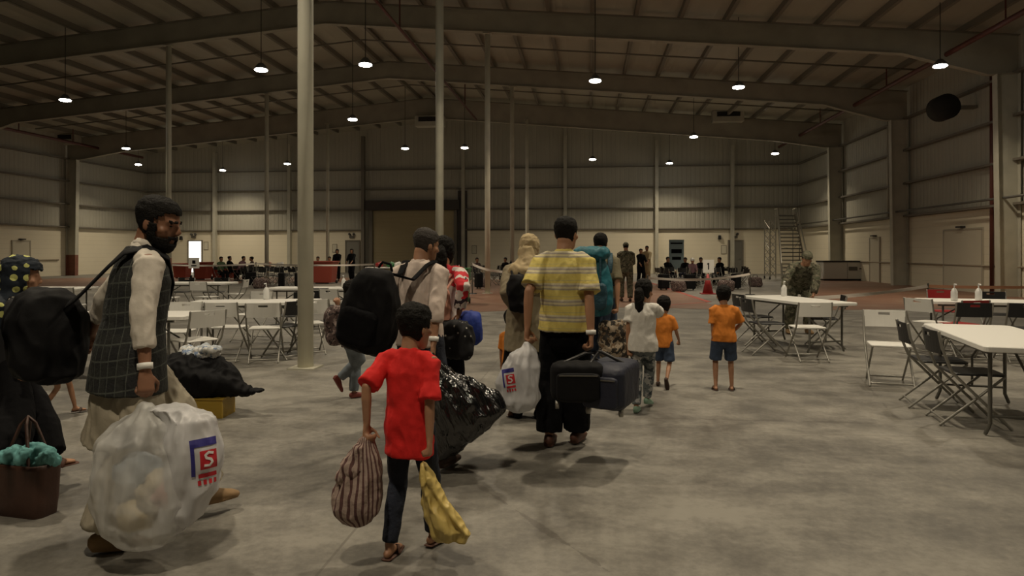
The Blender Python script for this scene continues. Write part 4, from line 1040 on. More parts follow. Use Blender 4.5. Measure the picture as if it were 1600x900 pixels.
for sx in (-1.0, .5):
    for sy in (-.1, 1.45): build(MB().tube([(sx - .03, sy, .08), (sx + .03, sy, .08)], .08, 14, rnd=False), 'caster', M_black, root)
mb = MB()
for z in (.5, 1.6, 2.7): mb.tube([(-1.0, -.1, z), (-1.0, 1.45, z + .5), (.5, 1.45, z), (.5, -.1, z + .5)], .02, 6)
build(mb, 'tie_bar', M_alu, root)

# ================================================================== BARRIER TAPE
M_tape = mat('white barrier tape', (.62, .56, .50), .6); M_tapeo = mat('orange barrier tape', (.62, .30, .17), .6)
def post(p, label, h=1.0):
    root = empty('barrier_post', (p[0], p[1], 0), 0, label, 'post', 'barrier posts holding tape')
    build(MB().tube([(0, 0, .03), (0, 0, h)], .022, 10), 'pole', M_gtube, root, smooth=True); build(MB().tube([(0, 0, 0), (0, 0, .03)], [.17, .15], 20, rnd=False), 'base', M_black, root)
def tape(pts, m, label, wd=.075, n=12, sag=.04):
    mb = MB(); P_ = []
    for a, b in zip(pts, pts[1:]):
        for i in range(n):
            t = i / n; q = a.lerp(b, t); q.z -= sag * 4 * t * (1 - t); P_.append(q)
    P_.append(pts[-1]); r = []
    for i, q in enumerate(P_):
        t = (P_[min(i + 1, len(P_) - 1)] - P_[max(i - 1, 0)]).normalized(); nn = Vector((-t.y, t.x, 0)) * .004; tw = .5 * math.sin(i * .7)
        u = (UP * math.cos(tw) + Vector((-t.y, t.x, 0)) * math.sin(tw)) * wd / 2; r.append([q - u - nn, q - u + nn, q + u + nn, q + u - nn])
    mb.loft(r); return tag(build(mb, 'barrier_tape', m), label, 'tape', 'barrier tape strung across the hall')
a, b, c = W(1268, 466, 13.2), W(1450, 447, 17), W(1720, 446, 16); tape([a, b], M_tape, 'white barrier tape crossing the red floor from the soldier table to the right'); tape([b + Vector((0, 0, .0)), c], M_tapeo, 'orange barrier tape running off to the right edge')
for q, l in ((a, 'thin post holding the tape behind the soldier table'), (b, 'thin post at the bend between the white and orange tape'), (c, 'post outside the right edge')): post(q, l, q.z + .06)
a, b = W(1012, 434, 19.5), W(1172, 428, 23.5); tape([a, b], M_tape, 'white barrier tape in front of the far crowd, above the boy in orange', sag=.12); post(a, 'thin post holding the tape beside the distant soldier', a.z + .06); post(b, 'thin post holding the tape at the right of the far crowd', b.z + .06)
a, b, c = W(268, 414, 30), W(400, 412, 30), W(585, 413, 29); tape([a, b, c], M_tape, 'pale barrier tape running behind the big near pillar', sag=.06)
for q, l in ((a, 'thin post of the far tape beside the red footed pillar'), (b, 'thin post of the far tape in front of the seated people'), (c, 'thin post of the far tape behind the black backpack')): post(q, l, q.z + .06)
a, b = W(738, 413, 24), W(800, 425, 20); tape([a, b], M_tape, 'short pale barrier tape between the green bin and the man in yellow', sag=.08); post(a, 'thin post of the short tape right of the green bin', a.z + .06); post(b, 'thin post of the short tape left of the tan scarf', b.z + .06)
# signs
def stand_sign(px, py, d, wd, h, label, body, marks):
    p = W(px, py, d); root = empty('sign_stand', (p.x, p.y, 0), R(6.4), label, 'sign')
    build(MB().box((0, 0, p.z), (wd, .02, h)), 'panel', body, root); build(MB().tube([(0, .02, 0.02), (0, .02, p.z)], .018, 8), 'pole', M_gtube, root); build(MB().tube([(0, .02, 0), (0, .02, .025)], .16, 18, rnd=False), 'base', M_black, root)
    mb = MB()
    for (x, z, w1, h1) in marks: mb.box((x * wd, -.013, p.z + z * h), (w1 * wd, .006, h1 * h))
    build(mb, 'print', M_blackc, root); return root
M_bann = mat('pale blue banner', (.30, .40, .44), .6)
stand_sign(1107, 416, 26, .42, .50, 'white sheet sign with a number one in front of the far crowd', M_white, [(0, 0, .10, .5), (-.07, .18, .12, .08)])
stand_sign(1057, 398, 33, .72, 1.45, 'pale blue pop-up banner with dark pictures in the far crowd', M_bann, [(0, .12, .7, .14), (0, -.12, .6, .1), (0, .38, .8, .05)])
stand_sign(303, 411, 29, .45, .45, 'white sheet sign below the lit door', M_white, [(0, .1, .3, .3), (0, -.25, .5, .1)])
# traffic cone in the aisle of the far crowd
p = W(1106, 455, 24); p.z = 0; root = empty('traffic_cone', (p.x, p.y, 0), 0, 'red traffic cone under the tape, below the number one sheet', 'cone')
build(MB().tube([(0, 0, .03), (0, 0, .7)], [.19, .03], 18, rnd=False), 'cone_body', M_redpl, root, smooth=True); build(MB().box((0, 0, .015), (.5, .5, .03)), 'base', M_redpl, root)
# luggage in the far crowd
def make_case():
    root = empty('suitcase'); build(MB().box((0, 0, .34), (.42, .24, .56)), 'shell', M_blackn, root, bevel=.04)
    for s_ in (-1, 1): build(MB().tube([(s_ * .15 - .015, 0, .04), (s_ * .15 + .015, 0, .04)], .04, 12, rnd=False), 'wheel', M_gtube, root)
    build(MB().tube([(-.1, .08, .6), (-.1, .08, .9), (.1, .08, .9), (.1, .08, .6)], .011, 6), 'pull_handle', M_gtube, root); return root, tree(root)
def make_sack():
    root = empty('travel_bag'); mb = MB(); rbox(mb, (0, 0, .2), (.62, .3, .4), .08); fuse(mb, 'bag_body', M_patg, root, vox=.025, sm=2, wr=.03, wf=5); build(MB().tube([(-.14, 0, .36), (-.1, 0, .5), (.1, 0, .5), (.14, 0, .36)], .014, 6), 'handle', M_black, root); return root, tree(root)
for i, (px, d, l) in enumerate(((392, 29.2, 'leftmost by the seated people'), (440, 28.2, 'left of the big pillar'), (465, 28.0, 'touching the edge of the big pillar'), (748, 27.5, 'right of the green bin'), (1037, 26.5, 'left end of the right crowd'), (1078, 26.4, 'under the banner stand'), (1150, 27, 'right end of the right crowd'))):
    p = W(px, 394, d); place('case', make_case, (p.x, p.y, 0), rnd.uniform(0, 3), 'small distant black suitcase on the floor, ' + l, 'suitcase', 'suitcases in the far crowd')
for i, (px, d, l) in enumerate(((408, 27.8, 'between two black chairs at the left'), (760, 28.5, 'beside the third pillar'), (1060, 25.5, 'under the tape, left of the cone'), (1135, 25.8, 'right of the cone'), (1180, 29, 'left of the stair tower'))):
    p = W(px, 394, d); place('sack', make_sack, (p.x, p.y, 0), rnd.uniform(0, 3), 'small distant patterned travel bag on the floor, ' + l, 'bag', 'travel bags in the far crowd')
for px, py, m, l in ((592, 400, M_redpl, 'red cloth bundle on the distant table'), (610, 400, M_green, 'green bundle on the distant table'), (621, 400, M_white, 'white bundle on the distant table'), (418, 404, M_peach, 'pink bundle on the far left table'), (437, 404, M_white, 'white bundle on the far left table'), (676, 403, M_redpl, 'red bundle on the table before the roller door')):
    d = {592: 33, 610: 33, 621: 33, 418: 34, 437: 34, 676: 35}[px]; p = W(px, py, d); o = fuse(MB().ell((0, 0, .1), (.2, .16, .12)).ell((.08, .02, .16), (.12, .1, .1)), 'cloth_bundle', m, None, vox=.03, sm=1, wr=.04, wf=6, seed=px)
    o.location = (p.x, p.y, .742); tag(o, l, 'bundle', 'bundles on far tables')

# ================================================================== PEOPLE, NEAREST FIRST
def W3(px, py, d): return tuple(W(px, py, d))
def handle(a, b, r, m, parent, name='handle'):
    upd(); inv = parent.matrix_world.inverted(); return build(MB().tube([inv @ Vector(a), inv @ Vector(a).lerp(Vector(b), .5), inv @ Vector(b)], r, 8), name, m, parent, smooth=True)

# --- man in the plaid vest
g = W(203, 394, 3.52); g.z = 0
q = person('bearded man in dark plaid vest over pale shirt, holding a big white bag', 'people walking through the hall', g, R(46), 1.81, hh=.258, wid=1.1, lean=R(8), head=(R(38), R(16), 0),
    legR=('w', G(168, 862), 0, R(8)), legL=('w', G(322, 806), 0, 0), armR=W3(226, 607, 3.22), armL=W3(118, 560, 3.9), elbR=(.5, -.6, -.2), skin=M_skin2, hair='short', vox=.008, seed=3, eyes=True, beard=True,
    top=dict(len=-.06, sleeve=.80, off=.024, mat=M_cloth_w, collar=True, wr=.020, wf=8), extra_top=dict(name='vest', len=-.20, sleeve=0, off=.048, hem=1.25, mat=M_plaid, collar=False, wr=.010), bottom=dict(mat=M_cream, off=.052, flare=1.35, wr=.022, len=.97), shoes=M_tan, curlR=(55, 75, 50))
fuse(MB().tube([q.pel + Vector((0, 0, -.10)), q.pel + Vector((0, -.02, -.25)), q.pel + Vector((-.02, -.04, -.47))], [(.168, .13), (.195, .155), (.215, .175)], 26, rnd=False), 'shirt_tail', M_cream, q.root, vox=.009, sm=2, wr=.02, wf=7)
band(q, 1, M_white, at=.90, wdt=.014, r=.034)
# shirt collar
build(MB().tube([q.S(.50, .0), q.S(.545, .01)], [(.080, .074), (.070, .068)], 22, side=q.rt, rnd=False), 'collar', M_cloth_w, q.root, smooth=True)
# his white plastic bag
hd = W(229, 640, 3.20); root = empty('plastic_bag', hd, 0, 'big translucent white plastic bag with red and blue print, beside the plaid vest', 'bag')
rows = [((0, 0, .03), .025, .02), ((0, 0, -.01), .05, .04), ((-.02, 0, -.06), .12, .09), ((-.04, .0, -.14), .18, .14), ((-.03, 0, -.28), .225, .17), ((-.01, 0, -.42), .24, .18), ((.0, 0, -.54), .20, .16), ((.0, 0, -.61), .13, .12), ((.0, 0, -.635), .05, .05)]
bagl = sack('bag_film', M_wbag, root, rows, n=48, pleat=.10, pn=9, wr=.020, wf=5.5, vox=.010, seed=2)
r2 = [((.04, .0, .0), .03, .03), ((.10, .03, .01), .07, .06), ((.18, .05, -.05), .11, .10), ((.21, .05, -.18), .115, .12), ((.20, .05, -.34), .12, .12), ((.15, .03, -.50), .10, .10), ((.10, .02, -.58), .04, .04)]
bag2 = sack('bag_side', M_wbago, root, r2, n=36, pleat=.12, pn=7, wr=.02, wf=7, vox=.010, seed=6)
for i, (c, r, m, nm) in enumerate((((-.06, .02, -.50), (.10, .07, .08), mat('pale yellow pack', (.62, .50, .28), .6), 'packed_item'), ((.03, .02, -.38), (.09, .08, .10), mat('cream pack', (.60, .52, .38), .6), 'packed_item'), ((.11, .02, -.40), (.09, .08, .08), mat('pink pack', (.55, .32, .28), .6), 'packed_item'), ((-.06, .03, -.30), (.11, .08, .09), mat('pale blue pack', (.40, .46, .52), .6), 'packed_item'), ((-.10, .0, -.13), (.06, .06, .05), mat('dark pack', (.10, .09, .08), .6), 'packed_item'))):
    fuse(MB().ell(c, r), nm, m, root, vox=.014, sm=0, wr=.02, wf=12, seed=i)
upd(); ct = hd + Vector((.24, .05, -.26)); bag_print(bag2, facing_M(ct, (0.9, .0, 1.45), .80, R(3)), root)
# black shoulder bag on his back
bp = W(74, 520, 3.62); root = empty('shoulder_bag', bp, -R(46), 'bulky black shoulder bag on the back of the man in the vest', 'bag')
mb = MB(); rings = []
for z, kx, ky in ((-.25, .55, .5), (-.22, .9, .85), (-.08, 1, 1), (.08, .98, .95), (.19, .75, .7), (.23, .5, .4)): rings.append([Vector((x * kx, y * ky, z)) for x, y in rrect(.30, .36, .11, 6)])
mb.loft(rings); fuse(mb, 'bag_body', M_blackn, root, vox=.011, sm=2, wr=.025, wf=6, seed=8)
upd(); inv = root.matrix_world.inverted(); S, M0 = q.S, q.M0
build(MB().tube([inv @ p for p in (bp + Vector((.05, .03, .12)), bp.lerp(M0 @ S(.40, -.17, .05), .55), M0 @ S(.40, -.155, .05), M0 @ S(.475, -.105, .08), M0 @ S(.515, -.01, .10), M0 @ S(.475, .09, .08), M0 @ S(.36, .14, .03), M0 @ S(.2, .15, -.08))], [(.036, .008)] * 8, 10, side=inv.to_3x3() @ (M0.to_3x3() @ q.rt)), 'strap', M_blackn, root, smooth=True)
build(MB().box((0, -.225, -.02), (.2, .03, .16)), 'pocket', M_blackc, root, bevel=.02)

# --- boy in red
g = W(640, 394, 3.30); g.z = 0
q = person('boy in bright red shirt from behind, carrying striped bundle and yellow bag', 'people walking through the hall', g, R(14), 1.25, hh=.213, head=(R(14), R(8), 0), wid=1.08,
    legL=('w', G(608, 872), 0, 0), legR=('w', G(676, 852), 0, R(4)), armL=W3(573, 664, 3.20), armR=W3(671, 702, 3.16), elbL=(-.15, -1, 0), elbR=(.25, -1, 0), skin=M_skin, hair='child', vox=.007, seed=6,
    top=dict(len=-.22, sleeve=.50, off=.026, mat=M_red, collar=True, hem=1.0, wr=.016, wf=9, sw_=1.3), bottom=dict(mat=M_navy, off=.016, wr=.010, flare=1.0), shoes=(M_brown,), curlL=(70, 80, 60), curlR=(70, 80, 60))
hd = W(571, 690, 3.20); root = empty('cloth_bundle', hd, 0, 'maroon and pale striped cloth bundle hanging from the left hand of the boy in red', 'bag')
rows = [((.01, 0, .03), .02, .02), ((.0, 0, .0), .035, .03), ((-.01, 0, -.06), .07, .06), ((-.02, 0, -.15), .10, .09), ((-.04, 0, -.25), .118, .10), ((-.04, 0, -.33), .105, .09), ((-.04, 0, -.38), .06, .06)]
M_bund = vstripes('maroon striped cloth', (.10, .045, .042), (.36, .27, .23), 3.4, w_=.6)
sack('bundle_cloth', M_bund, root, rows, n=36, pleat=.16, pn=7, wr=.012, wf=9, vox=.008, seed=3)
fuse(MB().tube([(.02, .0, .02), (-.02, -.03, -.02), (-.05, -.05, -.10), (-.09, -.03, -.17), (-.10, -.02, -.21)], [.015, .03, .04, .045, .02], 12), 'knot_end', M_bund, root, vox=.008, sm=1, wr=.02, wf=14)
hd = W(664, 728, 3.20); root = empty('plastic_bag', hd, 0, 'flat yellow plastic bag swinging from the right hand of the boy in red', 'bag')
mb = MB(); rings = []
for (x0, x1, z, th) in ((-.012, .012, .025, .012), (-.02, .02, -.005, .022), (-.028, .05, -.07, .035), (-.018, .11, -.16, .045), (.0, .175, -.235, .05), (.015, .225, -.29, .05), (.04, .20, -.335, .035), (.06, .15, -.35, .015)):
    n = 26; cx, rx = (x0 + x1) / 2, (x1 - x0) / 2; rings.append([Vector((cx + math.cos(a) * rx, math.sin(a) * th * (1 + .35 * math.sin(5 * a + z * 9)), z - .10 * math.cos(a) * rx * 2)) for a in (2 * math.pi * i / n for i in range(n))])
mb.loft(rings); fuse(mb, 'bag_film', M_ybag, root, vox=.006, sm=1, wr=.014, wf=11, seed=9)

# --- man in white shirt with black backpack
g = W(655, 394, 4.85); g.z = 0
q = person('man in pale shirt with a black backpack, holding a glossy bin liner', 'people walking through the hall', g, R(14), 1.675, lean=R(3), head=(R(30), R(12), 0), hh=.225,
    legL=('w', G(640, 700), 0, 0), legR=('w', G(694, 735), 0, 0), armR=W3(677, 541, 4.62), armL=('l', -.27, .12, .9), elbR=(.3, -1, 0), skin=M_skin, hair='short', hair_m=M_hair2, vox=.009, seed=9,
    top=dict(len=-.10, sleeve=.72, off=.034, mat=M_pinkw, wr=.022, wf=7), bottom=dict(mat=M_navy, off=.022), shoes=M_dkshoe)
band(q, 1, M_white, at=.88, wdt=.016, r=.034)
bk = W(580, 484, 4.52)
st = strap_around(q, -1); st2 = [tuple(p) for p in (bk + Vector((.12, .02, .24)), q.M0 @ q.S(.38, -.155, .02), q.M0 @ q.S(.49, -.09, .10), q.M0 @ q.S(.52, -.01, .12), q.M0 @ q.S(.47, .09, .12), q.M0 @ q.S(.3, .15, .12))]
r_ = backpack(bk, R(12), (.38, .27, .56), M_blackn, M_blackc, 'large black backpack hanging behind the left shoulder of the man in the pale shirt', lean=R(-4), tip=R(15), straps=[st2[:6], [tuple(bk + Vector((-.10, .05, .22))), tuple(q.M0 @ q.S(.42, -.13, -.10)), tuple(q.M0 @ q.S(.52, -.01, -.12)), tuple(q.M0 @ q.S(.45, .1, -.12))]], seed=3)
hd = W(675, 560, 4.58); root = empty('bin_liner', hd, 0, 'glossy stuffed black bin liner slanting down behind the boy in red', 'bag')
rows = [((-.01, 0, .04), .02, .02), ((0, 0, .0), .035, .03), ((.05, .0, -.09), .075, .07), ((.12, 0, -.19), .15, .12), ((.21, .0, -.31), .23, .16), ((.245, 0, -.42), .25, .17), ((.20, .0, -.53), .20, .15), ((.13, 0, -.61), .13, .11), ((.10, 0, -.64), .06, .05)]
mb = MB(); ringsT = []
ax = Vector((.42, 0, -.9)).normalized(); sd_ = Vector((ax.z * -1, 0, ax.x)).normalized()
for i, (c, rx, ry) in enumerate(rows):
    f = max(0, 1 - i / 8); ringsT.append([Vector(c) + Vector((.93, 0, .36)) * math.cos(a) * rx * (1 + .22 * f * math.sin(9 * a)) + Vector((0, 1, 0)) * math.sin(a) * ry * (1 + .14 * f * math.sin(10 * a + 1)) for a in (2 * math.pi * j / 44 for j in range(44))])
mb.loft(ringsT); fuse(mb, 'bag_body', M_trash, root, vox=.010, sm=1, wr=.024, wf=5.5, seed=12)

# --- woman in floral top
g = W(692, 394, 5.55); g.z = 0
q = person('woman with black hair in red and white floral top, carrying several bags', 'people walking through the hall', g, R(6), 1.63, head=(R(-4), R(4), 0), hh=.225, wid=.92,
    armR=W3(717, 490, 5.35), armL=('l', -.2, .15, .95), elbR=(.5, -1, 0), legL=(.12, 0, 0, 0), legR=(-.16, 0, 0, R(10)), hair='long', vox=.012, seed=11,
    top=dict(name='tunic', len=-.02, sleeve=.90, off=.032, mat=M_floral, hem=1.15, wr=.018), bottom=dict(mat=M_blackc, off=.035, flare=1.5), shoes=M_blackc)
def soft_bag(name, c, size, m, label, hand_pt=None, seed=0, cat='bag', vox=.012, hm=None, rz=0, wr=.025, rr=.08):
    root = empty(name, c, rz, label, cat); mb = MB(); rbox(mb, (0, 0, 0), size, min(rr, size[2] * .3)); fuse(mb, 'bag_body', m, root, vox=vox, sm=3, wr=wr, wf=8, seed=seed)
    if hand_pt is not None:
        upd(); inv = root.matrix_world.inverted(); h = inv @ Vector(hand_pt)
        build(MB().tube([(-size[0] * .25, 0, size[2] * .42), h + Vector((-.01, 0, -.03)), h + Vector((0, 0, .005)), h + Vector((.01, 0, -.03)), (size[0] * .25, 0, size[2] * .42)], .010, 8), 'handle', hm or m, root, smooth=True)
    return root
soft_bag('shoulder_bag', W(684, 481, 5.28), (.20, .14, .28), M_peach, 'peach pink soft bag under the arm of the woman in the floral top', q.M0 @ q.sh[1] + Vector((0, -.0, .06)), 3, wr=.03)
soft_bag('drawstring_bag', W(736, 512, 5.42), (.16, .2, .26), M_royal, 'bright royal blue bag held by the woman in the floral top', W(717, 497, 5.35), 4, wr=.02)
soft_bag('handbag', W(712, 531, 5.20), (.28, .15, .27), M_polkad, 'black handbag sprinkled with pale dots, below the peach bag', W(716, 500, 5.33), 5)

# --- child with jeans behind the black backpack
g = W(548, 394, 6.75); g.z = 0
q = person('child in faded jeans and red shoes, mostly hidden behind the black backpack', 'people walking through the hall', g, R(48), 1.22, hh=.21,
    legR=('w', G(530, 622), .14, R(62)), legL=('w', G(553, 622), 0, 0), armR=W3(528, 478, 6.5), armL=('l', -.2, .1, .62), hair='child', vox=.010, seed=13,
    top=dict(name='cardigan', len=-.14, sleeve=.95, off=.03, mat=M_patg), bottom=dict(mat=M_ldenim, off=.022, flare=1.1), shoes=mat('dull red shoe', (.22, .045, .035), .6))
soft_bag('cloth_bag', W(527, 508, 6.35), (.24, .18, .34), M_patg, 'dusky patterned cloth bag left of the black backpack', W(529, 486, 6.5), 7)

# --- man in yellow striped polo
g = W(882, 394, 5.06); g.z = 0
q = person('man in yellow and grey striped polo from behind, carrying bags in both hands', 'people walking through the hall', g, R(10), 1.765, hh=.238, head=(R(12), R(2), 0), wid=1.02,
    legL=('w', G(858, 697), 0, 0), legR=('w', G(900, 693), 0, 0), armL=W3(824, 512, 4.95), armR=W3(924, 533, 4.85), elbL=(-.3, -1, 0), elbR=(.3, -1, 0), hair='short', vox=.009, seed=15,
    top=dict(name='polo_shirt', len=-.06, sleeve=.44, off=.040, mat=M_polo, wr=.018, wf=7, hem=1.04, sw_=1.15), bottom=dict(mat=M_blackc, off=.030, flare=1.35, wr=.014), shoes=M_brown)
band(q, 1, M_white, at=.93, wdt=.016, r=.036)
hd = W(823, 540, 4.92); root = empty('plastic_bag', hd, 0, 'white plastic bag with red print, left of the man in yellow polo', 'bag')
rows = [((0, 0, .03), .02, .02), ((0, 0, .0), .035, .03), ((-.02, 0, -.06), .09, .08), ((-.04, .0, -.15), .125, .11), ((-.06, 0, -.27), .15, .13), ((-.06, 0, -.38), .155, .13), ((-.05, 0, -.45), .11, .1), ((-.05, 0, -.475), .05, .05)]
bgy = sack('bag_film', M_wbago, root, rows, n=40, pleat=.14, pn=8, wr=.022, wf=7, vox=.010, seed=5); upd(); bag_print(bgy, facing_M(hd + Vector((-.115, -.05, -.25)), (-.4, 0, 1.4), .62, R(10)), root)
def suitcase(c, size, m, label, rz, hand_pt, tilt=0):
    root = empty('suitcase', c, rz, label, 'suitcase'); w_, d, h = size
    mb = MB(); rbox(mb, (0, 0, 0), size, .05); fuse(mb, 'case_body', m, root, vox=.011, sm=3, wr=.006, wf=6)
    mb = MB(); rbox(mb, (0, -d * .5, -.02), (w_ * .8, .05, h * .7), .02); fuse(mb, 'front_pocket', m, root, vox=.009, sm=1)
    build(MB().box((0, -d * .5 - .028, h * .22), (w_ * .7, .006, .008)), 'zip', M_gtube, root)
    for s_ in (-1, 1): build(MB().tube([(s_ * w_ * .38 - .012, -d * .3, -h * .5 - .015), (s_ * w_ * .38 + .012, -d * .3, -h * .5 - .015)], .028, 14, rnd=False), 'wheel', M_tube, root, smooth=True)
    upd(); inv = root.matrix_world.inverted(); hp = inv @ Vector(hand_pt)
    build(MB().tube([(-.09, 0, h * .47), hp + Vector((-.045, 0, .0)), hp + Vector((.045, 0, 0)), (.09, 0, h * .47)], .012, 8), 'handle', M_black, root, smooth=True)
M_navyc = mat('navy suitcase fabric', (.012, .015, .032), .6, bump=.2, bscale=40)
suitcase(W(955, 598, 4.75), (.30, .52, .30), M_navyc, 'navy blue suitcase carried at the right side of the man in the yellow polo', R(-18), W(930, 549, 4.80))
suitcase(W(902, 595, 4.60), (.36, .22, .26), M_blackn, 'black cabin bag behind the knees of the man in the yellow polo', R(4), W(924, 552, 4.76))

# --- woman with tan scarf, her handbag, and the small boy
g = W(825, 394, 6.05); g.z = 0
q = person('woman in a tan headscarf and beige shawl, beyond the man in the yellow polo', 'people walking through the hall', g, R(0), 1.66, head=(R(10), R(14), 0), wid=1.0, hair=None, vox=.012, seed=17,
    armL=W3(808, 486, 6.0), top=dict(name='shawl', len=-.30, sleeve=.9, off=.045, mat=M_beige, hem=1.25, wr=.02), bottom=dict(mat=M_blackc, off=.05, flare=1.8), shoes=M_blackc)
def scarf(q, m, grow=.075, drape=True):
    shell('headscarf', q.Mh, lambda x, y, z: z > .74 or y < .16 or (z < .10), m, q.root, grow, .03, 7)
    if drape: fuse(MB().tube([q.Mh @ Vector((0, -.14, .36)), q.Mh @ Vector((0, -.16, .1)), q.S(.50, -.03), q.S(.43, -.05), q.S(.30, -.085)], [(.36 * .23, .40 * .23), (.32 * .23, .34 * .23), (.12 * q.s, .10 * q.s), (.20 * q.s, .13 * q.s), (.17 * q.s, .10 * q.s)], 20, side=q.rt), 'scarf_drape', m, q.root, vox=.012, sm=2, wr=.018, wf=10)
scarf(q, M_khaki)
soft_bag('handbag', W(810, 458, 5.80), (.17, .16, .30), M_blackn, 'black handbag hanging between the tan scarf woman and the man in the yellow polo', q.M0 @ q.sh[-1] + Vector((0, 0, .07)), 8)
g = W(799, 394, 6.2); g.z = 0
person('small boy in an orange shirt half hidden behind the white plastic bag', 'people walking through the hall', g, R(25), .98, hh=.2, hair='child', vox=.011, seed=19, top=dict(len=-.16, sleeve=.5, off=.035, mat=M_orange), bottom=dict(mat=M_denim, len=.5, off=.03), shoes=(M_dkshoe,), legL=(.1, 0, 0, 0), legR=(-.1, 0, 0, R(10)))

# --- man with teal backpack
g = W(938, 394, 8.1); g.z = 0
q = person('man in a khaki shirt wearing a large teal hiking backpack', 'people walking through the hall', g, R(0), 1.73, head=(R(8), R(4), 0), hair='short', vox=.012, seed=21, armR=W3(966, 500, 7.9), elbR=(.6, -.6, 0), legL=(.15, 0, 0, 0), legR=(-.15, 0, 0, R(10)),
    top=dict(len=-.1, sleeve=.46, off=.036, mat=M_olive), bottom=dict(mat=M_denim, off=.04, flare=1.2), shoes=M_dkshoe)
backpack(W(924, 444, 7.72), R(0), (.48, .32, .70), M_teal, M_teald, 'large teal hiking backpack on the man in khaki', lean=R(-3), straps=[strap_around(q, -1), strap_around(q, 1)], seed=6, lid=True)
soft_bag('cloth_bag', W(958, 534, 7.7), (.32, .2, .46), M_patb, 'beige and black patterned bag held by the man with the teal backpack', W(966, 506, 7.88), 9)

# --- children on the right
g = W(1004, 394, 6.28); g.z = 0
q = person('girl in a white t-shirt and floral leggings, seen from behind with a ponytail', 'people walking through the hall', g, R(18), 1.25, hh=.21, head=(R(12), R(6), 0), hair='child', ponytail=True, vox=.009, seed=23,
    legL=('w', G(994, 645), 0, 0), legR=('w', G(1011, 636), 0, R(12)), armR=W3(1034, 492, 6.6), elbR=(.3, -.6, -1), armL=W3(982, 545, 6.3), top=dict(name='t_shirt', len=-.12, sleeve=.36, off=.045, mat=M_tee, wr=.018, sw_=1.3, hem=1.1), bottom=dict(name='leggings', mat=M_flor2, off=.02), shoes=mat('pale green trainer', (.20, .32, .24), .6))
g = W(1037, 394, 7.45); g.z = 0
person('small boy in an orange shirt and denim shorts, one foot kicked up behind', 'people walking through the hall', g, R(14), 1.02, hh=.2, hair='child', vox=.010, seed=25, legL=('w', G(1028, 603), 0, 0), legR=(-.16, 0, .06, R(68)), armR=('l', .15, .10, .50),
    armL=('l', -.16, .04, .47), top=dict(len=-.14, sleeve=.45, off=.035, mat=M_orange), bottom=dict(name='shorts', mat=M_denim, len=.46, off=.035, flare=1.15), shoes=M_dkshoe)
g = W(1131, 394, 7.26); g.z = 0
person('boy in an orange shirt and denim shorts standing alone with his back to us', 'people walking through the hall', g, R(4), 1.145, hh=.205, hair='child', vox=.009, seed=27, legL=(-.02, -.02, 0, 0), legR=(.0, .015, 0, 0), armL=W3(1114, 538, 7.3), armR=('l', .10, .13, .60), elbR=(1, -.5, 0),
    wid=1.1, top=dict(len=-.10, sleeve=.46, off=.040, mat=M_orange, hem=1.08, wr=.016, sw_=1.2), bottom=dict(name='shorts', mat=M_denim, len=.47, off=.035, flare=1.1), shoes=(M_dkshoe,))

# --- soldier leaning on the table
g = W(1247, 394, 12.35); g.z = 0
q = person('soldier in camouflage leaning on the white table, head bowed', 'people standing far off', g, R(180), 1.78, lean=R(52), head=(0, R(30), 0), hair='short', vox=.013, seed=29, wid=1.15, fat=1.12, armL=W3(1271, 461, 11.75), armR=W3(1222, 461, 11.75), elbL=(-1, .0, .1), elbR=(1, .0, .1), grip=(False, False), bob=.03,
    legL=(-.02, -.06, 0, 0), legR=(-.02, .06, 0, 0), top=dict(name='jacket', len=-.14, sleeve=.93, off=.05, mat=M_camo), bottom=dict(mat=M_camo, off=.035, flare=1.1), shoes=M_tan)
shell('cap', q.Mh, lambda x, y, z: z > .66, M_camo, q.root, .07, .01, 3)

# --- woman with dotted scarf and her tote
g = W(14, 394, 4.35); g.z = 0
q = person('woman in dark headscarf with yellow dots at the left edge, carrying a tote', 'people walking through the hall', g, R(38), 1.47, lean=R(3), head=(R(8), R(8), 0), hair=None, vox=.010, seed=31, legL=('w', G(92, 768), 0, 0), legR=('w', G(5, 820), 0, R(15)),
    armR=W3(42, 628, 3.95), armL=('l', -.2, .2, .8), elbR=(.5, -.7, 0), top=dict(len=-.24, sleeve=.85, off=.035, mat=mat('coral red cotton', (.42, .04, .05), .85)), extra_top=dict(name='shawl', len=-.06, sleeve=.45, off=.05, mat=M_polkad, collar=False), bottom=dict(mat=M_blackc, off=.045, flare=1.4), shoes=(M_brown,))
scarf(q, M_polka, .10)
tb = W(43, 762, 3.85); root = empty('tote_bag', (tb.x, tb.y, tb.z), R(-8), 'brown leather tote stuffed with turquoise cloth, carried at the left edge', 'bag')
mb = MB(); rings = []
for z, k in ((-.20, .82), (-.19, .9), (-.05, .97), (.12, 1.03), (.15, 1.03), (.15, .97), (.06, .93), (.0, .8)): rings.append([Vector((x * k, y * k * (1 if k > .9 else .9), z)) for x, y in rrect(.33, .17, .05, 5)])
mb.loft(rings); build(mb, 'tote_body', M_brownl, root, smooth=True)
hp = root.location; upd(); inv = root.matrix_world.inverted(); h = inv @ W(44, 651, 3.93)
for sy in (-.07, .07): build(MB().tube([(-.09, sy, .14), (h + Vector((-.02, sy * .4, -.04))), h + Vector((0, 0, 0)), (h + Vector((.02, sy * .4, -.04))), (.09, sy, .14)], .009, 8), 'handle', M_brownl, root, smooth=True)
mb = MB()
for i in range(18): mb.ell((-.145 + .017 * i, rnd.uniform(-.05, .04), .15 + rnd.uniform(0, .06)), (.05, .045, .045), 10)
mb.ell((.0, 0, .13), (.15, .07, .05), 12)
o = fuse(mb, 'folded_cloth', M_aqua, None, vox=.009, sm=2, wr=.018, wf=18); o.location = root.location; o.rotation_euler = root.rotation_euler; tag(o, 'crumpled turquoise cloth sticking out of the brown tote', 'cloth')
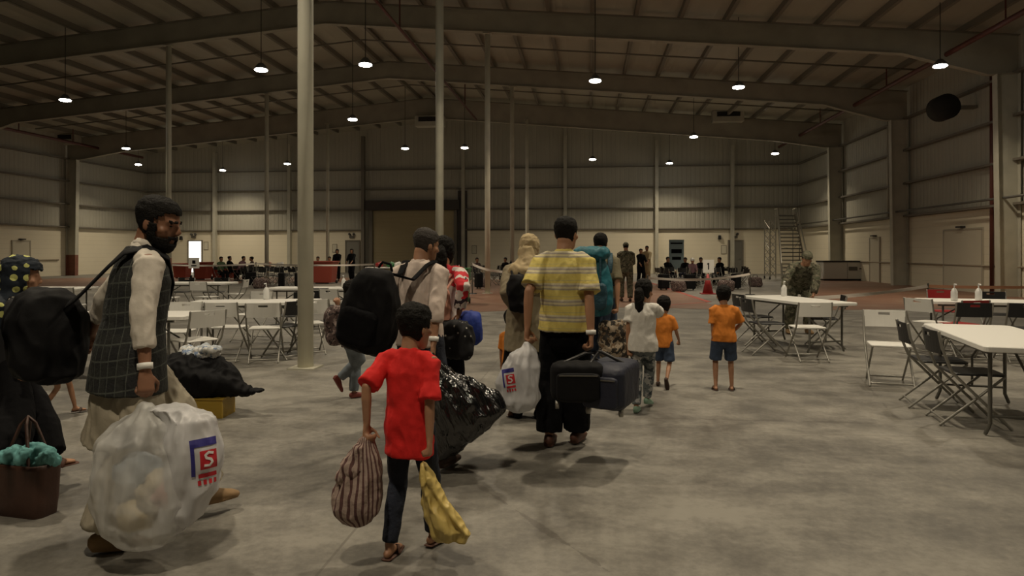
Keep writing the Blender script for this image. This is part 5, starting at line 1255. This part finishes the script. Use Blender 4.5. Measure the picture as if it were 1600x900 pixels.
# --- child in mint skirt
g = W(90, 394, 6.1); g.z = 0
person('small child in mint green skirt, seen below the black shoulder bag', 'people walking through the hall', g, R(55), .98, hh=.2, hair='child', vox=.011, seed=33, legL=('w', G(118, 645), 0, 0), legR=('w', G(66, 652), .03, R(30)), top=dict(name='blouse', len=-.1, sleeve=.5, off=.035, mat=M_mint), bottom=None, shoes=(M_dkshoe,),
    extra_top=dict(name='skirt', len=-.30, sleeve=0, off=.045, mat=M_mint, hem=1.5, collar=False))

# ================================================================== DISTANT PEOPLE
FG = 'people far off near the back wall'
def far(px, d, H, face, label, tm, bm, sit=False, hair='short', lean=0, vox=.022, wid=1.0, group=FG, arms=None):
    g = W(px, 394, d); g.z = 0; s = (H - .23) / 1.518
    kw = dict(bob=.935 * s - .52, legL=(.42, 0, 0, 0), legR=(.38, 0, 0, 0)) if sit else dict(legL=(.08, 0, 0, 0), legR=(-.08, 0, 0, 0))
    a = arms or (('l', -.16, .38, (.62 if sit else 1.0) * s), ('l', .16, .34, (.62 if sit else .95) * s))
    q = person(label, group, g, face, H, lean=lean, hair=hair, vox=vox, seed=int(px), wid=wid, armL=a[0], armR=a[1], grip=(False, False), top=dict(len=-.12, sleeve=.8, off=.035, mat=tm, wr=.01), bottom=dict(mat=bm, off=.035), shoes=M_dkshoe, **kw)
    if sit:
        c = chair('b', g.x, g.y, -face, 'black folding chair under the ' + label.split(',')[0], 'occupied far chairs')
    return q
MD1 = mat('dull green cloth', (.10, .15, .08), .9); MD2 = mat('dull mauve cloth', (.22, .12, .14), .9)
q = far(978, 20.4, 1.79, R(-4), 'distant soldier in camouflage standing with his back to us, right of the teal backpack', M_camo, M_camo, wid=1.18, vox=.014, arms=(('l', -.17, .25, 1.08), ('l', .17, .25, 1.08)))
shell('cap', q.Mh, lambda x, y, z: z > .66, M_camo, q.root, .07, .01, 3)
far(951, 24, 1.42, R(0), 'distant short figure in khaki between the teal backpack and the soldier', M_olive, M_patb)
far(1001, 31, 1.66, R(160), 'distant person in black just right of the far soldier', M_blackc, M_blackc)
far(1011, 32.5, 1.80, R(200), 'distant soldier in tan, standing behind the person in black', M_khaki, M_khaki)
far(527, 35, 1.66, R(170), 'distant woman in black with a white front, left of the grey door', M_blackc, M_blackc, hair='long')
far(550, 35, 1.68, R(185), 'distant woman in black standing in front of the grey door', M_blackc, M_blackc, hair='long')
far(345, 33.5, 1.62, R(120), 'distant seated person in green, leftmost by the framed notice', MD1, M_blackc, sit=True)
far(358, 35, 1.66, R(90), 'distant seated person in black, right of the green one', M_blackc, M_blackc, sit=True)
far(375, 34.5, 1.75, R(100), 'distant seated person in mauve bending to the right', MD2, M_blackc, sit=True, lean=R(20))
far(394, 35, 1.6, R(240), 'distant seated person in grey facing the mauve one', M_patg, M_blackc, sit=True)
far(497, 35.5, 1.6, R(180), 'left one of two distant people peeping over the red bin', M_brownl, M_blackc, sit=True)
far(515, 35.5, 1.6, R(175), 'right one of two distant people peeping over the red bin', M_brownl, M_blackc, sit=True)
far(1043, 31.5, 1.62, R(150), 'distant seated person in black left of the banner stand', M_blackc, M_blackc, sit=True)
far(1071, 31.8, 1.55, R(210), 'distant seated person in black right of the banner stand', M_blackc, M_navy, sit=True)
q = far(1082, 30.2, 1.5, R(180), 'distant seated person with a white cap over a mauve top', MD2, M_blackc, sit=True)
shell('cap', q.Mh, lambda x, y, z: z > .55, M_white, q.root, .09, .01, 3)
far(1095, 32, 1.55, R(190), 'distant seated person in black behind the number one sheet', M_blackc, M_blackc, sit=True)
far(1127, 31, 1.62, R(230), 'distant seated person in black leaning left, below the right grey door', M_blackc, M_blackc, sit=True, lean=R(12))
far(745, 33, 1.5, R(150), 'distant seated person right of the roller door', M_patg, M_blackc, sit=True)
far(790, 34, 1.5, R(200), 'distant seated person between the third and fourth pillars', M_blackc, M_blackc, sit=True)
